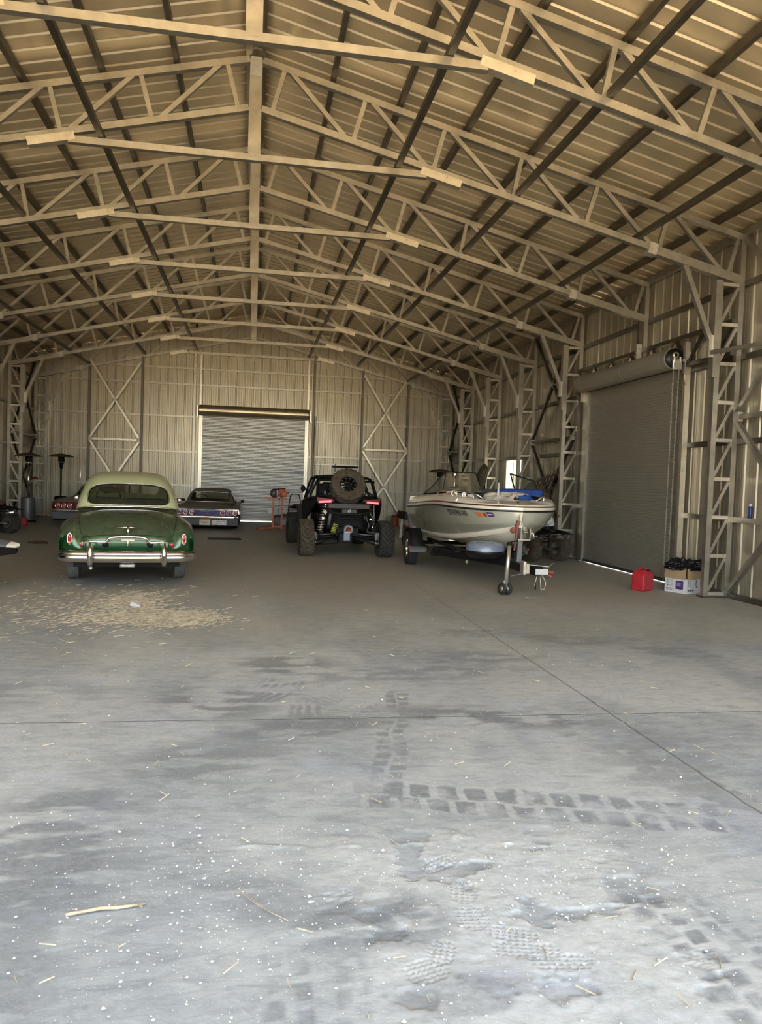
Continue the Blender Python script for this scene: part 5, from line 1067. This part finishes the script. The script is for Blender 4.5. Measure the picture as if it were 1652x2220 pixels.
def crumple(name, label, c, d, seed):
    from mathutils import noise as N_
    n, k = 70, 34; G = []
    for i in range(k+1):
        u = PI*.56*i/k; row = []
        for j in range(n+1):
            v = 2*PI*(j % n)/n; p = Vector((math.sin(u)**.7*math.cos(v), math.sin(u)**.7*math.sin(v), math.cos(u)))
            q = p*2.2+Vector((seed, 0, 0)); f = 1-.30*abs(N_.noise(q))-.20*abs(N_.noise(q*2.3))-.10*abs(N_.noise(q*5)); lift = .35*N_.noise(q*.8+Vector((0, 9, 0)))+.5*abs(N_.noise(q*1.9+Vector((4, 0, 0))))
            row.append((c[0]+d[0]/2*1.2*p.x*f, c[1]+d[1]/2*1.2*p.y*f, c[2]+d[2]*(p.z*f+lift*max(0, p.z))))
        G.append(row)
    return tag(MB().grid(G, False).build(name, 'bag'), label, 'bin bag')
crumple('bin_bag', 'crumpled black bin bag spilling over the top of the cardboard carton', (7.20, 11.78, .40), (.60, .52, .15), 5)
T = thing('spray_can', 'dark blue spray can standing on the right wall girt', 'spray can', (7.615, 10.75, 1.283))
MB().lathe([(.001, 0), (.031, 0), (.033, .01), (.033, .165), (.022, .185)], axis='z', n=20).build('body', 'bluecan', T); MB().lathe([(.022, .183), (.022, .215), (.001, .222)], axis='z', n=16).build('cap', 'white', T)
tg = MB()
for k in range(6): tg.box((-.0335, 0, .05+.016*k), (.001, .024-.003*(k % 3), .004))
tg.build('label_print', 'white', T)
tag(MB().ell((-7.52, TY(8)-.06, 1.36), (.12, .12, .10)).box((-7.50, TY(8)-.06, 1.34), (.18, .05, .05)).build('red_tool', 'red_plastic'), 'small red tool on a rung of the back left corner column', 'tool')
# ------------------------------------------------------------------ jet ski nose at the left edge
T = thing('jet_ski', 'dusty jet ski with a pale nose on a dolly, cut off by the left edge', 'jet ski', (-2.99, 11.1, 0), PI/2+.1)
A = [[(0, -.02, .62), (.02, .0, .60), (.03, .02, .585), (.0, .03, .57)], [(0, .02, .655), (.10, .05, .625), (.13, .06, .60), (.0, .10, .53)], [(0, .30, .72), (.24, .32, .68), (.30, .34, .63), (.0, .4, .46)], [(0, .8, .82), (.34, .8, .74), (.46, .8, .66), (.0, .8, .40)],
     [(0, 1.3, .95), (.34, 1.3, .78), (.52, 1.3, .66), (.0, 1.3, .38)], [(0, 2.0, .88), (.26, 2.0, .80), (.52, 2.0, .64), (.0, 2.0, .38)], [(0, 2.7, .80), (.24, 2.7, .74), (.46, 2.7, .60), (.0, 2.7, .38)]]
g = []
top = surf([r[:3] for r in A], 5, 6); bot = surf([[(0, r[3][1], r[3][2]), (r[2][0]*.6, r[2][1], (r[3][2]+r[2][2])/2-.06), r[2]] for r in A], 5, 6)
MB().grid(top, True, lambda i, j: i >= 8).build('deck', 'rubber_dusty', T); MB().grid(top, True, lambda i, j: i < 8).build('nose_cap', 'hull', T); MB().grid(bot).build('hull', 'black_gloss', T)
MB().tube([(-.35, 1.35, 1.10), (0, 1.30, 1.12), (.35, 1.35, 1.10)], .02).tube([(0, 1.3, .9), (0, 1.3, 1.12)], .03).build('handlebar', 'black', T); blob('seat', None, None, (0, 2.1, .92), (.34, 1.1, .2), 'black', 3, .1, T)
D2 = thing('cart', 'dark cart with small engine and red straps under the jet ski nose', 'cart', (-3.47, 11.1, 0))
MB().box((-.6, 0, .30), (1.5, .5, .06)).build('bed', 'black', D2, .01); MB().box((-.35, 0, .38), (.6, .12, .08)).build('bunk', 'black', D2, .02); MB().lathe([(.02, -.06), (.10, -.06), (.12, 0), (.10, .06), (.02, .06)], (.10, -.06, .42), 'y', 20).box((.0, .05, .40), (.2, .2, .16)).build('motor', 'black_gloss', D2)
MB().tube(ring((.10, -.13, .42), .07, 18), .010, 6, True).build('motor_ring', 'chrome_dull', D2)
for x in (-1.1, -.15):
    for s in (-1, 1): MB().lathe([(.001, -.03), (.13, -.03), (.13, .03), (.001, .03)], (x, s*.25, .13), 'y', 20).build('wheel', 'rubber', D2)
MB().tube(cr([(.05, -.12, .40), (.12, -.16, .30), (.08, -.14, .25), (.16, -.15, .22)], 5), .016, 6).tube(cr([(.14, -.14, .36), (.20, -.15, .28), (.19, -.15, .1), (.21, -.17, .012)], 5), .006, 5).build('strap', 'rust', D2)
# ------------------------------------------------------------------ floor bits
tag(MB().box((-.60, 20.75, .006), (.86, .55, .012), (0, 0, .08)).build('floor_mat', 'black'), 'black rubber mat lying on the floor before the blue car', 'mat')
T = tag(MB().tube(cr([(-4.80, 18.3, .02), (-4.66, 18.45, .03), (-4.5, 18.4, .025), (-4.42, 18.3, .02), (-4.6, 18.22, .02)], 6), .022, 7, True).beam((-4.78, 18.25, .02), (-4.4, 18.25, .02), .06, .03).build('wooden_scrap', 'brown'), 'small rusty brown scrap on the floor left of the green car', 'scrap')
# back door chain
tag(MB().tube([(2.31, YB-.2, 4.0), (2.30, YB-.2, 1.2)], .010, 6).tube([(2.36, YB-.2, 4.0), (2.35, YB-.2, 1.3)], .008, 6).build('door_chain', 'black'), 'dark hoist chain hanging beside the back roll-up door', 'chain')
def straw():
    r = random.Random(12); mb = MB()
    def blade(x, y, L, a, z, w_=.0014):
        dx, dy = math.cos(a)*L/2, math.sin(a)*L/2; b = r.uniform(-.01, .01); nx, ny = -math.sin(a)*w_, math.cos(a)*w_; z2 = z+r.uniform(0, .015)
        mb.add([(x-dx-nx, y-dy-ny, z), (x+dx-nx, y+dy-ny, z2), (x+dx+nx, y+dy+ny, z2), (x-dx+nx, y-dy+ny, z), (x-dx, y-dy, z+.004), (x+dx, y+dy, z2+.004)], [(0, 1, 5, 4), (4, 5, 2, 3), (0, 4, 3), (1, 2, 5), (0, 3, 2, 1)])
    for k in range(7000):
        q = r.random()
        if q < .62: x, y = r.gauss(-.80, .27), r.gauss(9.1, .22)
        elif q < .80: x, y = r.gauss(-1.35, .22), r.gauss(10.2, .40)
        elif q < .9: x, y = r.gauss(-1.3, .4), r.gauss(9.2, .3)
        else: x, y = r.gauss(-2.0, .9), r.gauss(9.6, 1.0)
        h = max(0, .03*(1-((x+.78)/.4)**2-((y-9.05)/.3)**2)) if q < .62 else 0
        blade(x, y, r.uniform(.015, .10)*(1 if r.random() < .9 else 1.8), r.gauss(.1, 1.0), .002+h*r.random())
    for k in range(170):
        y = 2.1+7*r.random()**1.4; x = r.uniform(-1.2-.25*y*.3, 1.8+.3*y); blade(x, y, r.uniform(.015, .07), r.uniform(0, PI), .008, .0018)
    tag(mb.build('straw', 'straw'), 'scattered dry straw behind the green car', 'straw', kind='stuff')
straw()
def crumbs():
    r = random.Random(5); mb = MB(); T_ = [(0, 0, 1), (1, 0, 0), (0, 1, 0), (-1, 0, 0), (0, -1, 0), (0, 0, -.6)]; F_ = [(0, 1, 2), (0, 2, 3), (0, 3, 4), (0, 4, 1), (5, 2, 1), (5, 3, 2), (5, 4, 3), (5, 1, 4)]
    for k in range(5200):
        c = r.random(); y = 2.0+5.5*r.random()**1.9; x = r.uniform(-.9-.30*y*.8, 1.5+.42*y)
        if c < .25: x, y = r.gauss(.0, .42), r.gauss(3.0, .42)
        elif c < .48: x, y = r.gauss(1.45, .4), r.gauss(3.0, .3)
        s = .0014+.0055*r.random()**5
        if r.random() < .012: s = r.uniform(.006, .011)
        j = [r.uniform(.6, 1.3) for _ in range(6)]; a = r.random()*6
        mb.add([(x+s*j[i]*(p[0]*math.cos(a)-p[1]*math.sin(a)), y+s*j[i]*(p[0]*math.sin(a)+p[1]*math.cos(a)), .007+s*.6+s*j[i]*p[2]*.7) for i, p in enumerate(T_)], F_)
    tag(mb.build('dirt_crumbs', 'crumb'), 'pale crumbs of dried dirt scattered over the near floor', 'crumbs', kind='stuff')
crumbs()
tag(MB().tube([(-.52, 2.935, .014), (-.40, 2.965, .016), (-.34, 2.965, .015), (-.24, 2.985, .013)], [.006, .007, .007, .004], 7).tube([(-.36, 2.965, .016), (-.34, 2.99, .018)], .003, 5).tube([(-.27, 2.98, .014), (-.25, 2.955, .018)], .003, 5).build('plant_stalk', 'straw'), 'pale dry plant stalk lying on the near floor at left', 'stalk')
tag(MB().tube(cr([(.095, 3.08, .011), (.15, 2.98, .012), (.22, 2.89, .012), (.29, 2.82, .011)], 5), .0018, 5).tube(cr([(.12, 3.05, .011), (.18, 2.95, .012), (.24, 2.87, .011)], 5), .0012, 5).build('plant_stalk', 'straw'), 'thin tan curved stalk near the tread marks at bottom centre', 'stalk')
tag(MB().box((-1.28, 9.85, .03), (.12, .05, .05), (.3, .4, .3)).build('paper_scrap', 'white'), 'scrap of white paper sticking out of the straw', 'paper')
